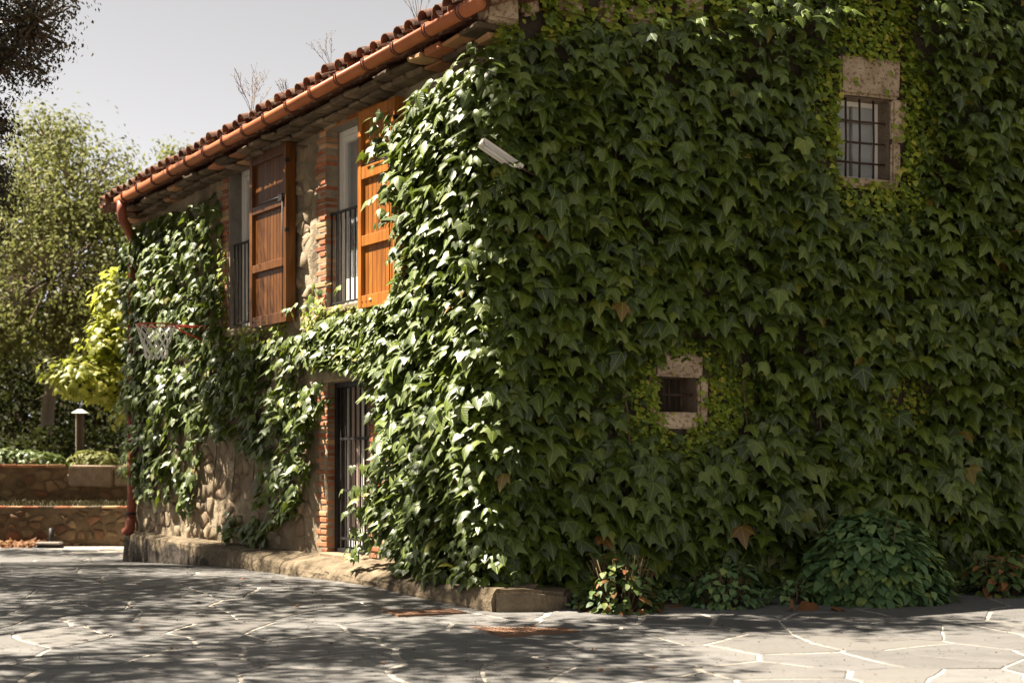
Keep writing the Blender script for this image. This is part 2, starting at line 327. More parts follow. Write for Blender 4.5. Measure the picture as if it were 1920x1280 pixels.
# ================================================================== GROUND
def grid(name, x0, x1, y0, y1, st, zf, m, kind='structure', nz=0.0, parent=None):
    xs = np.arange(x0, x1+st/2, st); ys = np.array(sorted(set(np.round(np.arange(y0, y1+st/2, st), 3)) | ({13.7, 19.3} if name == 'pavement' else set()))); V = []; F = []
    for y in ys:
        for x in xs: V.append((x, y, zf(x, y) + nz*mn.noise(Vector((x*3, y*3, 0)))))
    n = len(xs)
    for j in range(len(ys)-1):
        for i in range(n-1): F.append((j*n+i, j*n+i+1, (j+1)*n+i+1, (j+1)*n+i))
    o = link(name, pymesh(name, V, F, m, True), parent); 
    if parent is None: o['kind'] = kind
    return o
gs = [(-300, -300), (300, -300), (300, 300), (-300, 300)]
def gfar(x, y):
    if y < 30: return gz(y)-.06 - (0.0)
    return -.16
V = []; F = []; ys = [-200, -20, 0, 12, 13.7, 16, 19.3, 23.5, 28, 31, 60, 300]
for y in ys: V += [(-300, y, gz(y)-.07), (300, y, gz(y)-.07)]
for j in range(len(ys)-1): F.append((2*j, 2*j+1, 2*j+3, 2*j+2))
link('ground', pymesh('ground', V, F, M['earth']), kind='structure')
pav = grid('pavement', -17, 9, 1, 28.5, .5, lambda x, y: gz(y)-float(np.interp(x+1.6*mn.noise(Vector((x*.5, y*.5, 0))), (-4.5, -.5), (.0055, .003))), M['joint'])
cells = voronoi(-17, 9, 1, 28.5, .76, .88, .47, 5)
def inside_house(x, y):
    d = Vector((x, y, 0))-C0; return d.dot(n1) < -.25 and d.dot(n2) < -.25
def inview(x, y): return y > 8.6 and abs(x/y) < .38
def flag(poly):
    g = random.choice((.009, .013, .018, .024, .030, .038)); pts = []
    for i in range(len(poly)):
        p, q = poly[i], poly[(i+1) % len(poly)]; n = max(1, int(math.dist(p, q)/.22))
        for k in range(n):
            x, y = p[0]+(q[0]-p[0])*k/n, p[1]+(q[1]-p[1])*k/n
            v = mn.noise_vector(Vector((x*1.3, y*1.3, 3)))*.10 + mn.noise_vector(Vector((x*4, y*4, 7)))*.022
            pts.append((x+v.x, y+v.y))
    a = shrink(pts, g); b = shrink(pts, g+.012); k = len(a); dz = random.uniform(.001, .005); tx, ty = random.uniform(-.004, .004), random.uniform(-.004, .004)
    c = centroid(a); zz = lambda x, y: gz(y)+dz+tx*(x-c[0])+ty*(y-c[1])
    V = [(x, y, gz(y)-.03) for x, y in a]+[(x, y, zz(x, y)-.004) for x, y in a]+[(x, y, zz(x, y)) for x, y in b]+[(c[0], c[1], zz(*c))]
    F = [];
    for i in range(k):
        j = (i+1) % k; F += [(i, j, k+j, k+i), (k+i, k+j, 2*k+j, 2*k+i), (2*k+i, 2*k+j, 3*k)]
    return V, F
fl = []; rest = MB()
for c, p in cells:
    if inside_house(*c): continue
    (fl if inview(*c) else rest.V and fl or fl).append((c, p))
fl.sort(key=lambda q: (not inview(*q[0]), math.hypot(*q[0])))
for i, (c, p) in enumerate(fl):
    V, F = flag(p)
    if i < 290: link('flagstone', pymesh('flagstone', V, F, M['slate']), pav, world=False)
    else: rest.add(V, F)
link('flagstone_field', rest.mesh('flagstone_field', M['slate']), pav, world=False, kind='stuff')
# two clay covers set in the paving
for (x, y, s, lab) in ((-.86, 13.95, .30, 'square clay-coloured drain cover in the paving by the plinth, the farther one'), (.10, 12.72, .32, 'square clay-coloured drain cover in open paving, the nearer one')):
    t = thing('drain_cover', (x, y, gz(y)), lab, 'drain cover', 'clay drain covers in the paving')
    rz = .42
    fr = MB(); a = s+.035
    for q in ((-a, a, -a, -s), (-a, a, s, a), (-a, -s, -s, s), (s, a, -s, s)): fr.box(*q, -.02, .009)
    o = link('frame', fr.mesh('frame', M['rust_cover']), t, (x, y, gz(y)), (0, 0, rz))
    lid = MB(); lid.box(-s+.006, s-.006, -s+.006, s-.006, -.02, .006)
    for k in range(9):
        for l in range(9):
            cx, cy = -s+.05+k*(2*s-.1)/8, -s+.05+l*(2*s-.1)/8; lid.box(cx-.009, cx+.009, cy-.009, cy+.009, .006, .010)
    link('lid', lid.mesh('lid', M['rust_cover']), t, (x, y, gz(y)), (0, 0, rz))

# planting bed along the front wall
V = []; F = []; n = 60
for i in range(n+1):
    t = .45+i*.2; a = W2(t, 0, .05); b = W2(t, 0, 1.05+.10*mn.noise(Vector((t*1.4, 0, 0)))-(.0 if t > 1 else .0))
    m_ = (a+b)/2
    V += [(a.x, a.y, .10), (m_.x, m_.y, .11+.02*mn.noise(Vector((t*4, 1, 0)))), (b.x, b.y, .025), (b.x+.01, b.y-.03, -.03)]
for i in range(n):
    for k in range(3): F.append((4*i+k, 4*i+k+1, 4*i+k+5, 4*i+k+4))
link('planting_bed', pymesh('planting_bed', V, F, M['soil'], True), kind='structure')

# ================================================================== FARMHOUSE
house = thing('farmhouse', tuple(C0), 'two-storey stone farmhouse overgrown with creeper, with clay gutter and wooden shutters', 'house')
def S1(name, me, parent=None, kind=None, loc=(0, 0, 0)):      # piece authored in side-wall coordinates
    p = W1(loc[0], loc[2], loc[1]); return link(name, me, parent or house, tuple(p), (0, 0, A1), kind=kind)
def S2(name, me, parent=None, kind=None, loc=(0, 0, 0)):
    p = W2(loc[0], loc[2], -loc[1]); return link(name, me, parent or house, tuple(p), (0, 0, A2), kind=kind)
def wallgrid(t0, t1, ztop, holes, step, amp, sgn):
    """displaced wall skin with openings; lines snap to the opening edges"""
    ts = sorted(set([round(v, 4) for v in np.arange(t0, t1, step)]+[t1]+[h for H in holes for h in H[:2]]))
    zs = sorted(set([round(v, 4) for v in np.arange(-.2, 5.4, step)]+[5.4]+[h for H in holes for h in H[2:]]))
    zs = [z for i, z in enumerate(zs) if i == 0 or z-zs[i-1] > 1e-4]
    def top(t): return ztop(t)
    extra = 6; V = []; idx = {}
    for j in range(len(zs)+extra):
        for i, t in enumerate(ts):
            z = zs[j] if j < len(zs) else zs[-1]+(top(t)-zs[-1])*(j-len(zs)+1)/extra
            edge = any((abs(t-H[0]) < 1e-3 or abs(t-H[1]) < 1e-3) and H[2]-.01 <= z <= H[3]+.01 or (abs(z-H[2]) < 1e-3 or abs(z-H[3]) < 1e-3) and H[0]-.01 <= t <= H[1]+.01 for H in holes)
            q = Vector((t, z, 1.7))
            d = 0 if edge else amp*(mn.noise(q*1.6)*1.2+mn.noise(q*4.5)*.8+abs(mn.noise(q*9))*.5)
            if sgn > 0:
                bz = ((3.93 < t < 4.17) and (z > 3.15 or z < 2.45)) or (2.54 < t < 2.78 and z < 2.45) or (6.96 < t < 7.22 and z > 3.25)
                if bz: d = -.02+.3*max(0, d-.03)
            idx[i, j] = len(V); V.append((t, sgn*d, z))
    F = []
    for j in range(len(zs)+extra-1):
        for i in range(len(ts)-1):
            tm = (ts[i]+ts[i+1])/2; zm = (V[idx[i, j]][2]+V[idx[i, j+1]][2])/2
            if any(H[0] < tm < H[1] and H[2] < zm < H[3] for H in holes): continue
            f = (idx[i, j], idx[i+1, j], idx[i+1, j+1], idx[i, j+1]); F.append(f)
    return V, F
zr = lambda t: 5.74-.0283*(t+.36)          # eave line height along the side wall
HW1 = (5.20, 6.89, 3.27, 5.43); HW2 = (2.78, 3.91, 3.29, 5.41); HD = (2.80, 3.88, .375, 2.41)
V, F = wallgrid(0, 10.78, lambda t: zr(t)+.02, [HW1, HW2, HD], .075, .040, 1)
S1('side_wall', pymesh('side_wall', V, F, M['plaster'], True))
L2 = 11.0; rake = lambda t: 5.80+.34*min(t, L2-t)
HF1 = (3.85, 4.52, 4.52, 5.39); HF2 = (1.68, 2.13, 1.96, 2.32)
V, F = wallgrid(0, L2, lambda t: rake(t), [HF1, HF2], .15, .035, -1)
M['shade_plaster'] = mat('shade_dark_plaster', [(.3, (.035, .028, .02)), (.7, (.09, .07, .05))], scale=2, bump=.9, bdist=.04, vary=0)  # plaster darkened so gaps between the creeper leaves look shaded
S2('front_wall', pymesh('front_wall', V, F, M['shade_plaster'], True))
# back walls
e1 = W1(10.78, 0); e2 = W2(L2, 0); e3 = e1+u2*L2
mb = MB()
for a, b in ((e1, e3), (e2, e3)):
    d = (b-a).normalized(); nn = Vector((-d.y, d.x, 0))*.12; ln = (b-a).length
    q = [a-nn, b-nn, b+nn, a+nn]
    hh = lambda s: (5.45+.34*min(s, L2-s)) if a is e1 else 5.62
    k = 12; base = len(mb.V)
    pts = [a+d*ln*i/k for i in range(k+1)]
    Vv = []; Ff = []
    for i, p in enumerate(pts):
        for w in (-1, 1): Vv += [tuple(p+nn*w+Vector((0, 0, -.2))), tuple(p+nn*w+Vector((0, 0, hh(ln*i/k))))]
    for i in range(k):
        o_ = 4*i; Ff += [(o_, o_+4, o_+5, o_+1), (o_+2, o_+3, o_+7, o_+6), (o_+1, o_+5, o_+7, o_+3)]
    mb.add(Vv, Ff)
link('back_wall', mb.mesh('back_wall', M['plaster']), house)
# corner quoin stone block under the eave end
S2('cornice_stone', boxmesh('cornice_stone', -.26, .06, -.24, .02, 5.66, 5.90, M['granite'], .03, .03, 2))
# cornice: stepped courses of tile and brick between wall head and gutter
k = 0; t = -.02
random.seed(11)
while t < 10.9:
    L = random.uniform(.24, .36); y = random.uniform(.17, .22)
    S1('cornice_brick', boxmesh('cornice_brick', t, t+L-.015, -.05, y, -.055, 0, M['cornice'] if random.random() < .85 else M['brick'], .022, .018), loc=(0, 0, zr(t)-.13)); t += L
t = -.10
while t < 10.9:
    L = random.uniform(.30, .44); y = random.uniform(.31, .37)
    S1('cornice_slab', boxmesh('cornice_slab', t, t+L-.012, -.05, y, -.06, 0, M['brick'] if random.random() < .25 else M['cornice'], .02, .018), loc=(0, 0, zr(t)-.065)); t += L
# ---- brick jambs
random.seed(3)
brick_meshes = {}
for nm, L in (('long', .285), ('short', .165)):
    brick_meshes[nm] = [boxmesh('brick', 0, L+random.uniform(-.01, .01), -.155, .012, 0, .052, M['brick'], .007, .005) for _ in range(6)]
def jamb(tedge, z0, z1, direction, stop):
    z = z0; i = 0
    while z < z1-.04:
        ln = 'long' if (i % 2 or random.random() < .12) else 'short'
        me = random.choice(brick_meshes[ln]); o = S1('brick', me, loc=(tedge+random.uniform(-.006, .006), random.uniform(-.008, .006), z))
        if direction < 0: o.rotation_euler = (0, 0, A1+math.pi); o.location = W1(tedge, z, -.145+random.uniform(-.006, .008))
        z += .0722+random.uniform(-.002, .002); i += 1
    m0, m1 = (tedge+.004, tedge+.22) if direction > 0 else (tedge-.22, tedge-.004)
    S1('brick_mortar', boxmesh('brick_mortar', m0, m1, -.22, .002, z0, z1, M['mortar'], .002))
jamb(3.915, 3.20, 5.41, 1, 0); jamb(3.885, .385, 2.41, 1, 0); jamb(2.795, .385, 2.41, -1, 0); jamb(6.95, 3.27, 5.35, 1, 0)
# ---- window 1 (far, left) and window 2 (near) and the door: reveals, lintels, sills
def reveal(H, depth, matl, name='reveal'):
    t0, t1, z0, z1 = H; mb = MB(); e = .05
    yj = -.004 if H is HW1 else -.158
    mb.box(t1, t1+e, -depth, yj, z0-e, z1+e); mb.box(t0-e, t0, -depth, yj if H is not HW2 else -.004, z0-e, z1+e)
    mb.box(t0, t1, -depth, -.004, z1, z1+e); mb.box(t0, t1, -depth, -.004, z0-e, z0)
    S1(name, mb.mesh(name, matl))
reveal(HW1, .34, M['concrete']); reveal(HW2, .34, M['concrete']); reveal((HD[0], HD[1], HD[2]-.02, HD[3]), .34, M['concrete'])
S1('lintel', boxmesh('lintel', 5.0, 7.10, -.1, .035, 5.43, 5.555, M['stone'], .015, .01))
lb = S1('lintel', boxmesh('lintel', 2.5, 4.12, -.12, .022, 5.412, 5.545, M['wood'], .01, .004)); lb['label'] = 'brown wooden lintel beam'
S1('lintel', boxmesh('lintel', 2.55, 4.08, -.12, .030, 2.415, 2.60, M['stone'], .02, .012))
S1('sill', boxmesh('sill', 5.15, 7.0, -.33, .06, 3.17, 3.262, M['stone'], .015, .01))
S1('sill', boxmesh('sill', 2.70, 3.98, -.33, .06, 3.20, 3.282, M['stone'], .015, .01))
S1('doorstep', boxmesh('doorstep', 2.79, 3.90, -.35, .10, .30, .398, M['stone'], .012, .01))
def window_side(H, nframe):
    t0, t1, z0, z1 = H; y0, y1 = -.24, -.17
    w = S1('window', boxmesh('window', t0, t1, y0-.03, y0-.012, z0, z0+.03, M['white_paint']))
    tm = (t0+t1)/2
    fr = MB()
    for a, b in ((t0+.002, t0+.07), (t1-.07, t1-.002)): fr.box(a, b, y0, y1, z0+.002, z1-.002)
    for a, b in ((z0+.002, z0+.09), (z1-.07, z1-.002)): fr.box(t0+.07, t1-.07, y0, y1, a, b)
    S1('frame', fr.mesh('frame', M['white_paint']), w)
    for s0, s1 in ((t0+.075, tm-.004), (tm+.004, t1-.075)):
        sh = MB(); yy0, yy1 = y0-.01, y1-.012
        sh.box(s0, s0+.06, yy0, yy1, z0+.095, z1-.075); sh.box(s1-.06, s1, yy0, yy1, z0+.095, z1-.075)
        sh.box(s0+.06, s1-.06, yy0, yy1, z0+.095, z0+.35); sh.box(s0+.06, s1-.06, yy0, yy1, z1-.14, z1-.075)
        S1('sash', sh.mesh('sash', M['white_paint']), w)
        S1('pane', boxmesh('pane', s0+.055, s1-.055, y0+.02, y0+.026, z0+.34, z1-.13, M['glass']), w)
    # pleated curtain behind
    cv = []; cf = []; n = 60
    for i in range(n+1):
        tt = t0+(t1-t0)*i/n; y = y0-.09+.018*math.sin(i*1.9)
        cv += [(tt, y, z0+.05), (tt, y, z1-.05)]
    for i in range(n): cf.append((2*i, 2*i+2, 2*i+3, 2*i+1))
    S1('curtain', pymesh('curtain', cv, cf, M['curtain'], True), w)
    return w
window_side(HW1, 2); window_side(HW2, 2)
def railing(t0, t1, z0, z1, y=-.06):
    r = S1('railing', boxmesh('railing', t0, t1, y-.014, y+.014, z1-.03, z1, M['iron'], .003))
    S1('rail', boxmesh('rail', t0, t1, y-.012, y+.012, z0, z0+.025, M['iron'], .003), r)
    n = int((t1-t0)/.115); bm_ = boxmesh('bar', -.008, .008, y-.008, y+.008, z0+.025, z1-.03, M['iron'])
    for i in range(n+1): S1('bar', bm_, r, loc=(t0+.02+(t1-t0-.04)*i/n, 0, 0))
railing(HW1[0], HW1[1], 3.33, 4.43); railing(HW2[0], HW2[1], 3.33, 4.43)
# ---- shutters, folded back against the wall
def shutter(t0, t1, z0, z1, rails, w0, label, wd='wood', open_bolt=None):
    WM = M[wd]
    w1 = w0+.055
    o = S1('shutter', boxmesh('shutter', t0, t1, w0, w0+.012, z0+.01, z1-.01, WM)); o['label'] = label
    sw = .085
    for a, b in ((t0, t0+sw), (t1-sw, t1)): S1('stile', boxmesh('stile', a, b, w0+.013, w1+.012, z0, z1, WM, .004), o)
    S1('edge_board', boxmesh('edge_board', t0-.028, t0-.001, w0-.05, w1+.03, z0, z1, WM, .004), o)
    for zc, h in rails: S1('rail', boxmesh('rail', t0+sw+.001, t1-sw-.001, w0+.013, w1+.008, zc-h/2, zc+h/2, WM, .004), o)
    n = round((t1-t0-2*sw)/.098); bw = (t1-t0-2*sw)/n
    for i in range(n):
        a = t0+sw+i*bw; S1('board', boxmesh('board', a+.0025, a+bw-.0025, w0+.0125, w0+.026, z0+.02, z1-.02, WM, .003), o)
    # iron fittings
    zc = rails[open_bolt][0]+rails[open_bolt][1]/2
    mb = MB().tube([(t0+.02, w1+.03, zc), (t0+.75*(t1-t0), w1+.03, zc+.01)], .008, 6)
    mb.tube([(t0+sw*.9, w1+.03, zc), (t0+sw*.9, w1+.03, z0+.06)], .006, 6)
    S1('bolt', mb.mesh('bolt', M['iron'], True), o)
    S1('latch', boxmesh('latch', t0+.05, t0+.17, w1+.014, w1+.05, zc-.06, zc+.035, M['iron'], .006), o)
    for zz in (z0+.12, z1-.25, (z0+z1)/2):
        S1('hinge', boxmesh('hinge', t0-.034, t0-.001, w1-.02, w1+.036, zz, zz+.05, M['iron'], .004), o)
    for k in range(3):
        S1('nail', boxmesh('nail', t1-.12-.09*k, t1-.105-.09*k, w1+.0075, w1+.014, rails[-1][0]-.01, rails[-1][0]+.006, M['iron'], .002), o)
    return o
shutter(4.72, 5.86, 3.20, 5.41, [(5.35, .12), (4.70, .10), (3.95, .10), (3.265, .13)], .09, 'varnished brown shutter of the far window, mostly in shade', wd='wood_shaded', open_bolt=1)
shutter(1.93, 2.80, 3.18, 5.39, [(5.33, .12), (4.69, .14), (3.93, .12), (3.25, .14)], .09, 'sunlit orange-brown shutter of the near window', open_bolt=1)
# ---- iron grille door
d0, d1, dz0, dz1 = HD
door = S1('door', boxmesh('door', d0+.01, d1-.01, -.30, -.27, dz0+.025, dz1-.01, M['grey_wood']))
fr = MB()
for a, b in ((d0+.003, d0+.07), (d1-.07, d1-.003)): fr.box(a, b, -.16, -.09, dz0+.03, dz1-.003)
fr.box(d0+.07, d1-.07, -.16, -.09, dz1-.06, dz1-.003); fr.box(d0+.07, d1-.07, -.16, -.09, dz0+.03, dz0+.07)
S1('frame', fr.mesh('frame', M['iron']), door)
cv = []; cf = []
for i in range(61):
    tt = d0+.02+(d1-d0-.04)*i/60; y = -.245+.012*math.sin(i*1.7); cv += [(tt, y, dz0+.28), (tt, y, dz1-.02)]
for i in range(60): cf.append((2*i, 2*i+2, 2*i+3, 2*i+1))
S1('curtain', pymesh('curtain', cv, cf, M['door_curtain'], True), door)
gf = MB()
for a, b in ((d0+.075, d0+.12), (d1-.14, d1-.09), ((d0+d1)/2-.025, (d0+d1)/2+.025)): gf.box(a, b, -.215, -.19, dz0+.08, dz1-.07)
gf.box(d0+.12, d1-.14, -.213, -.192, dz0+.08, dz0+.17); gf.box(d0+.12, d1-.14, -.213, -.192, dz0+.25, dz0+.30)
S1('glazing_frame', gf.mesh('glazing_frame', M['white_paint']), door)['label'] = 'pale frame of the glazed door behind the bars'
bm_ = boxmesh('bar', -.009, .009, -.134, -.116, dz0+.07, dz1-.06, M['iron'])
nb = 8
for i in range(nb): S1('bar', bm_, door, loc=(d0+.11+(d1-d0-.22)*i/(nb-1), 0, 0))
for z in (1.74, 1.13, .56): S1('crossbar', boxmesh('crossbar', d0+.07, d1-.07, -.137, -.113, z-.015, z+.015, M['iron']), door)
# ---- front windows with old iron grilles
def front_window(H, depth, pane_mat, vb, hb, small):
    t0, t1, z0, z1 = H; mb = MB(); e = .04
    mb.box(t1, t1+e, .004, depth, z0-e, z1+e); mb.box(t0-e, t0, .004, depth, z0-e, z1+e); mb.box(t0, t1, .004, depth, z1, z1+e); mb.box(t0, t1, .004, depth, z0-e, z0)
    S2('reveal', mb.mesh('reveal', M['dressed']))
    w = S2('window', boxmesh('window', t0, t1, depth-.01, depth+.02, z0, z1, pane_mat))
    if not small:
        fr = MB()
        for a, b in ((t0+.001, t0+.05), (t1-.055, t1-.001)): fr.box(a, b, depth-.06, depth-.012, z0+.001, z1-.001)
        fr.box(t0+.05, t1-.055, depth-.06, depth-.012, z1-.05, z1-.001); fr.box(t0+.05, t1-.055, depth-.06, depth-.012, z0+.001, z0+.05)
        S2('frame', fr.mesh('frame', M['white_paint']), w)
        mu = MB(); mu.box((t0+t1)/2-.012, (t0+t1)/2+.012, depth-.05, depth-.013, z0+.05, z1-.05)
        for q in (.25, .5, .75): mu.box(t0+.05, t1-.055, depth-.046, depth-.016, z0+(z1-z0)*q-.010, z0+(z1-z0)*q+.010)
        S2('muntin', mu.mesh('muntin', M['concrete']), w)
        S2('pane', boxmesh('pane', t0+.045, t1-.05, depth-.034, depth-.030, z0+.045, z1-.045, M['glass']), w)
    for a in vb:
        mb = MB().tube([(a, .09, z0-.01), (a+.004, .086, (z0+z1)/2), (a, .09, z1+.01)], .012 if not small else .011, 8)
        S2('bar', mb.mesh('bar', M['rust_iron'], True), w)
    for z in hb:
        mb = MB().tube([(t0-.01, .075, z), ((t0+t1)/2, .07, z-.006), (t1+.01, .075, z)], .011, 8)
        S2('bar', mb.mesh('bar', M['rust_iron'], True), w)
front_window(HF1, .26, M['curtain'], (4.02, 4.20, 4.38), (4.70, 4.92, 5.15), False)
front_window(HF2, .34, M['grey_wood'], (1.69, 1.86, 2.0), (2.15,), True)
S2('lintel', boxmesh('lintel', 3.86, 4.62, -.06, .08, 5.395, 5.83, M['granite'], .03, .02, 2)); S2('jamb_stone', boxmesh('jamb_stone', 4.53, 4.72, -.05, .08, 4.95, 5.385, M['granite'], .025, .02, 2))
S2('jamb_stone', boxmesh('jamb_stone', 4.53, 4.66, -.045, .08, 4.48, 4.94, M['granite'], .025, .015, 2)); S2('sill', boxmesh('sill', 3.8, 4.6, -.07, .08, 4.40, 4.51, M['granite'], .02, .01, 2))
S2('lintel', boxmesh('lintel', 1.62, 2.18, -.07, .08, 2.325, 2.56, M['granite'], .025, .015, 2)); S2('jamb_stone', boxmesh('jamb_stone', 2.135, 2.25, -.06, .08, 1.85, 2.315, M['granite'], .025, .015, 2))
S2('sill', boxmesh('sill', 1.64, 2.125, -.07, .08, 1.80, 1.955, M['granite'], .02, .012, 2)); S2('jamb_stone', boxmesh('jamb_stone', 1.58, 1.675, -.05, .08, 1.93, 2.32, M['granite'], .025, .015, 2))
# patches of rubble under the gable
random.seed(5)
for t, z in ((.55, 5.95), (1.0, 5.93), (1.32, 5.96), (.15, 5.92), (1.9, 6.10), (2.6, 6.15)):
    S2('stone', boxmesh('stone', t, t+random.uniform(.2, .34), -.09, .05, z-.1, z+random.uniform(.05, .14), M['granite'], .04, .03, 2))
# ---- rubble stones of the side wall
random.seed(21)
mbs = 0
for c, p in voronoi(2.0, 10.75, .40, 5.5, .25, .19, .48, 12):
    x, z = c
    if not (.42 < z < 5.42 and x < 10.6): continue
    exposed = (4.18 < x < 4.75 and z > 3.0) or (z > 5.2 and 3.9 < x < 5.0) or (4.15 < x and z < 2.0) or (4.0 < x < 4.4 and z < 2.6) or (6.98 < x < 7.3 and 3.2 < z < 5.4)
    if not exposed: continue
    if any(H[0]-.24 < x < H[1]+.42 and H[2]-.12 < z < H[3]+.1 for H in (HW2, HD)) or (HW1[0]-.1 < x < HW1[1]+.35 and HW1[2]-.15 < z < HW1[3]+.1): continue
    if random.random() < (.42 if z < 2 else .12): continue
    q = shrink(p, random.uniform(.004, .022)); V, F = domed(q, random.uniform(.010, .038), .06, .22, .018)
    V = [(a, b_, z_) for a, z_, b_ in V]            # (t, w, z)
    V = [(v[0], v[1], v[2]) for v in V]
    me = pymesh('stone', V, [tuple(reversed(f)) for f in F], M['stone'], True); S1('stone', me); mbs += 1
# ---- plinth
def plinth(name, stations, sub=.11, caps=(True, True)):
    ts = []; a, b = stations[0][0], stations[-1][0]; n = max(2, int(abs(b-a)/sub)); V = []; F = []
    st = sorted(stations); xs = [s[0] for s in st]
    prof = 7
    for i in range(n+1):
        t = a+(b-a)*i/n; w = np.interp(t, xs, [s[1] for s in st]); zt = np.interp(t, xs, [s[2] for s in st]); zb = np.interp(t, xs, [s[3] for s in st])
        nz = lambda k, s=.02: s*mn.noise(Vector((t*2.3, k*1.7, 4)))+s*.5*mn.noise(Vector((t*8, k*3.1, 9)))
        z_in = zt+.03+max(0, .38-zt-.03)*float(np.clip(t/.9, 0, 1))
        V += [(t, -.06, z_in+nz(0)), (t, w*.45, (z_in*.5+zt*.5)+nz(1)), (t, w-.035, zt+nz(2)), (t, w+nz(3), zt-.035+nz(3, .01)), (t, w+.012+nz(4, .03), (zt+zb)/2), (t, w+.03+nz(5, .03), zb+.02), (t, w+.03, zb-.2)]
    for i in range(n):
        for k in range(prof-1): F.append((prof*i+k, prof*i+k+1, prof*(i+1)+k+1, prof*(i+1)+k))
    F.append(tuple(range(prof))); F.append(tuple(n*prof+k for k in range(prof-1, -1, -1)))
    S1(name, pymesh(name, V, F, M['plinth'], False))
plinth('plinth_block', [(10.85, .14, .383, -.09), (8.5, .30, .37, .03), (6, .45, .35, .11), (4.2, .46, .30, .13)])
plinth('plinth_block', [(4.18, .46, .30, .13), (2, .45, .245, .14), (1.25, .46, .25, .12)])
plinth('plinth_block', [(1.23, .47, .26, .12), (.3, .47, .255, .09), (-.52, .45, .27, .05)])
# end block round the corner
pts = [(-.15, 13.84), (.20, 13.86), (.52, 14.10), (.60, 14.50), (.5, 14.9), (-.1, 14.6)]
bm = bmesh.new(); lo = [bm.verts.new((x, y, -.15)) for x, y in pts]; hi = [bm.verts.new((x, y, .27-.05*(i in (2, 3)))) for i, (x, y) in enumerate(pts)]
bm.faces.new(hi); [bm.faces.new((lo[i], lo[(i+1) % 6], hi[(i+1) % 6], hi[i])) for i in range(6)]
bmesh.ops.bevel(bm, geom=[e for e in bm.edges if all(v in hi for v in e.verts)], offset=.035, segments=2, affect='EDGES')
bmesh.ops.triangulate(bm, faces=bm.faces[:]); bmesh.ops.subdivide_edges(bm, edges=bm.edges[:], cuts=3, use_grid_fill=True)
for v in bm.verts: v.co += mn.noise_vector(v.co*5)*.018
me = bpy.data.meshes.new('plinth_block'); bm.to_mesh(me); bm.free(); me.materials.append(M['plinth']); link('plinth_block', me, house)['label'] = 'grey worn end block of the plinth'

# ---- roof
random.seed(9)
def half_tile(r0, r1, L, up=True, n=7, th=.014):
    V = []; F = []
    for (r, y) in ((r0, 0), (r1, -L)):
        for rr in (r, r-th):
            for k in range(n):
                a = math.pi*k/(n-1); x = math.cos(a)*rr; z = math.sin(a)*rr*.85*(1 if up else -1); V.append((x, y, z))
    q = lambda e, s, k: e*2*n+s*n+k
    for k in range(n-1):
        F += [(q(0, 0, k), q(0, 0, k+1), q(1, 0, k+1), q(1, 0, k)), (q(0, 1, k), q(1, 1, k), q(1, 1, k+1), q(0, 1, k+1)), (q(0, 0, k), q(0, 1, k), q(0, 1, k+1), q(0, 0, k+1)), (q(1, 0, k), q(1, 0, k+1), q(1, 1, k+1), q(1, 1, k))]
    return pymesh('roof_tile', V, F, M['tile'], True)
cover = [half_tile(.105, .085, .45) for _ in range(1)]; pan = [half_tile(.115, .10, .45, False)]
slope = .34; sa = math.atan(slope)
sp = .268; nT = int(11.6/sp)
for row in range(3):
    for i in range(nT):
        t = -.28+i*sp; y = .46-row*.33; z = zr(t)+.11+(.46-y)*slope
        for me, dz, dt in ((cover[0], .055, 0), (pan[0], .045, sp/2)):
            if me is pan[0] and row > 0: continue
            o = S1('roof_tile', me, loc=(t+dt+random.uniform(-.012, .012), y+random.uniform(-.03, .035), z+dz+random.uniform(-.012, .012)))
            o.rotation_euler = (Matrix.Rotation(A1, 4, 'Z') @ Matrix.Rotation(-sa+random.uniform(-.05, .03), 4, 'X') @ Matrix.Rotation(random.uniform(-.07, .07), 4, 'Y')).to_euler()
def roofplane(name, ysgn_start, yend, zfun):
    V = []; F = []; cols = nT*6; rows = 2
    for j in range(rows):
        y = (ysgn_start, yend)[j]
        for i in range(cols+1):
            t = -.28-sp/2+i*sp/6; V.append((t, y, zfun(t, y)+.05*abs(math.cos(math.pi*(t+.28)/sp))))
    for i in range(cols): F.append((i, i+1, cols+2+i, cols+1+i))
    n0 = len(V); V = V+[(v[0], v[1], v[2]-.16) for v in V]
    F += [tuple(n0+k for k in reversed(f)) for f in F]
    for i in range(cols): F.append((i, n0+i, n0+i+1, i+1))
    F += [(0, cols+1, n0+cols+1, n0), (cols, n0+cols, n0+2*cols+1, 2*cols+1)]
    S1(name, pymesh(name, V, F, M['tile'], True))
hw = L2*abs(u2.dot(n1))          # house depth measured square to the side wall
roofplane('roof', .40, -hw/2, lambda t, y: zr(t)+.12+(.46-y)*slope)
roofplane('roof', -hw/2, -hw-.4, lambda t, y: zr(t)+.12+(.46+hw/2)*slope-(-hw/2-y)*slope)
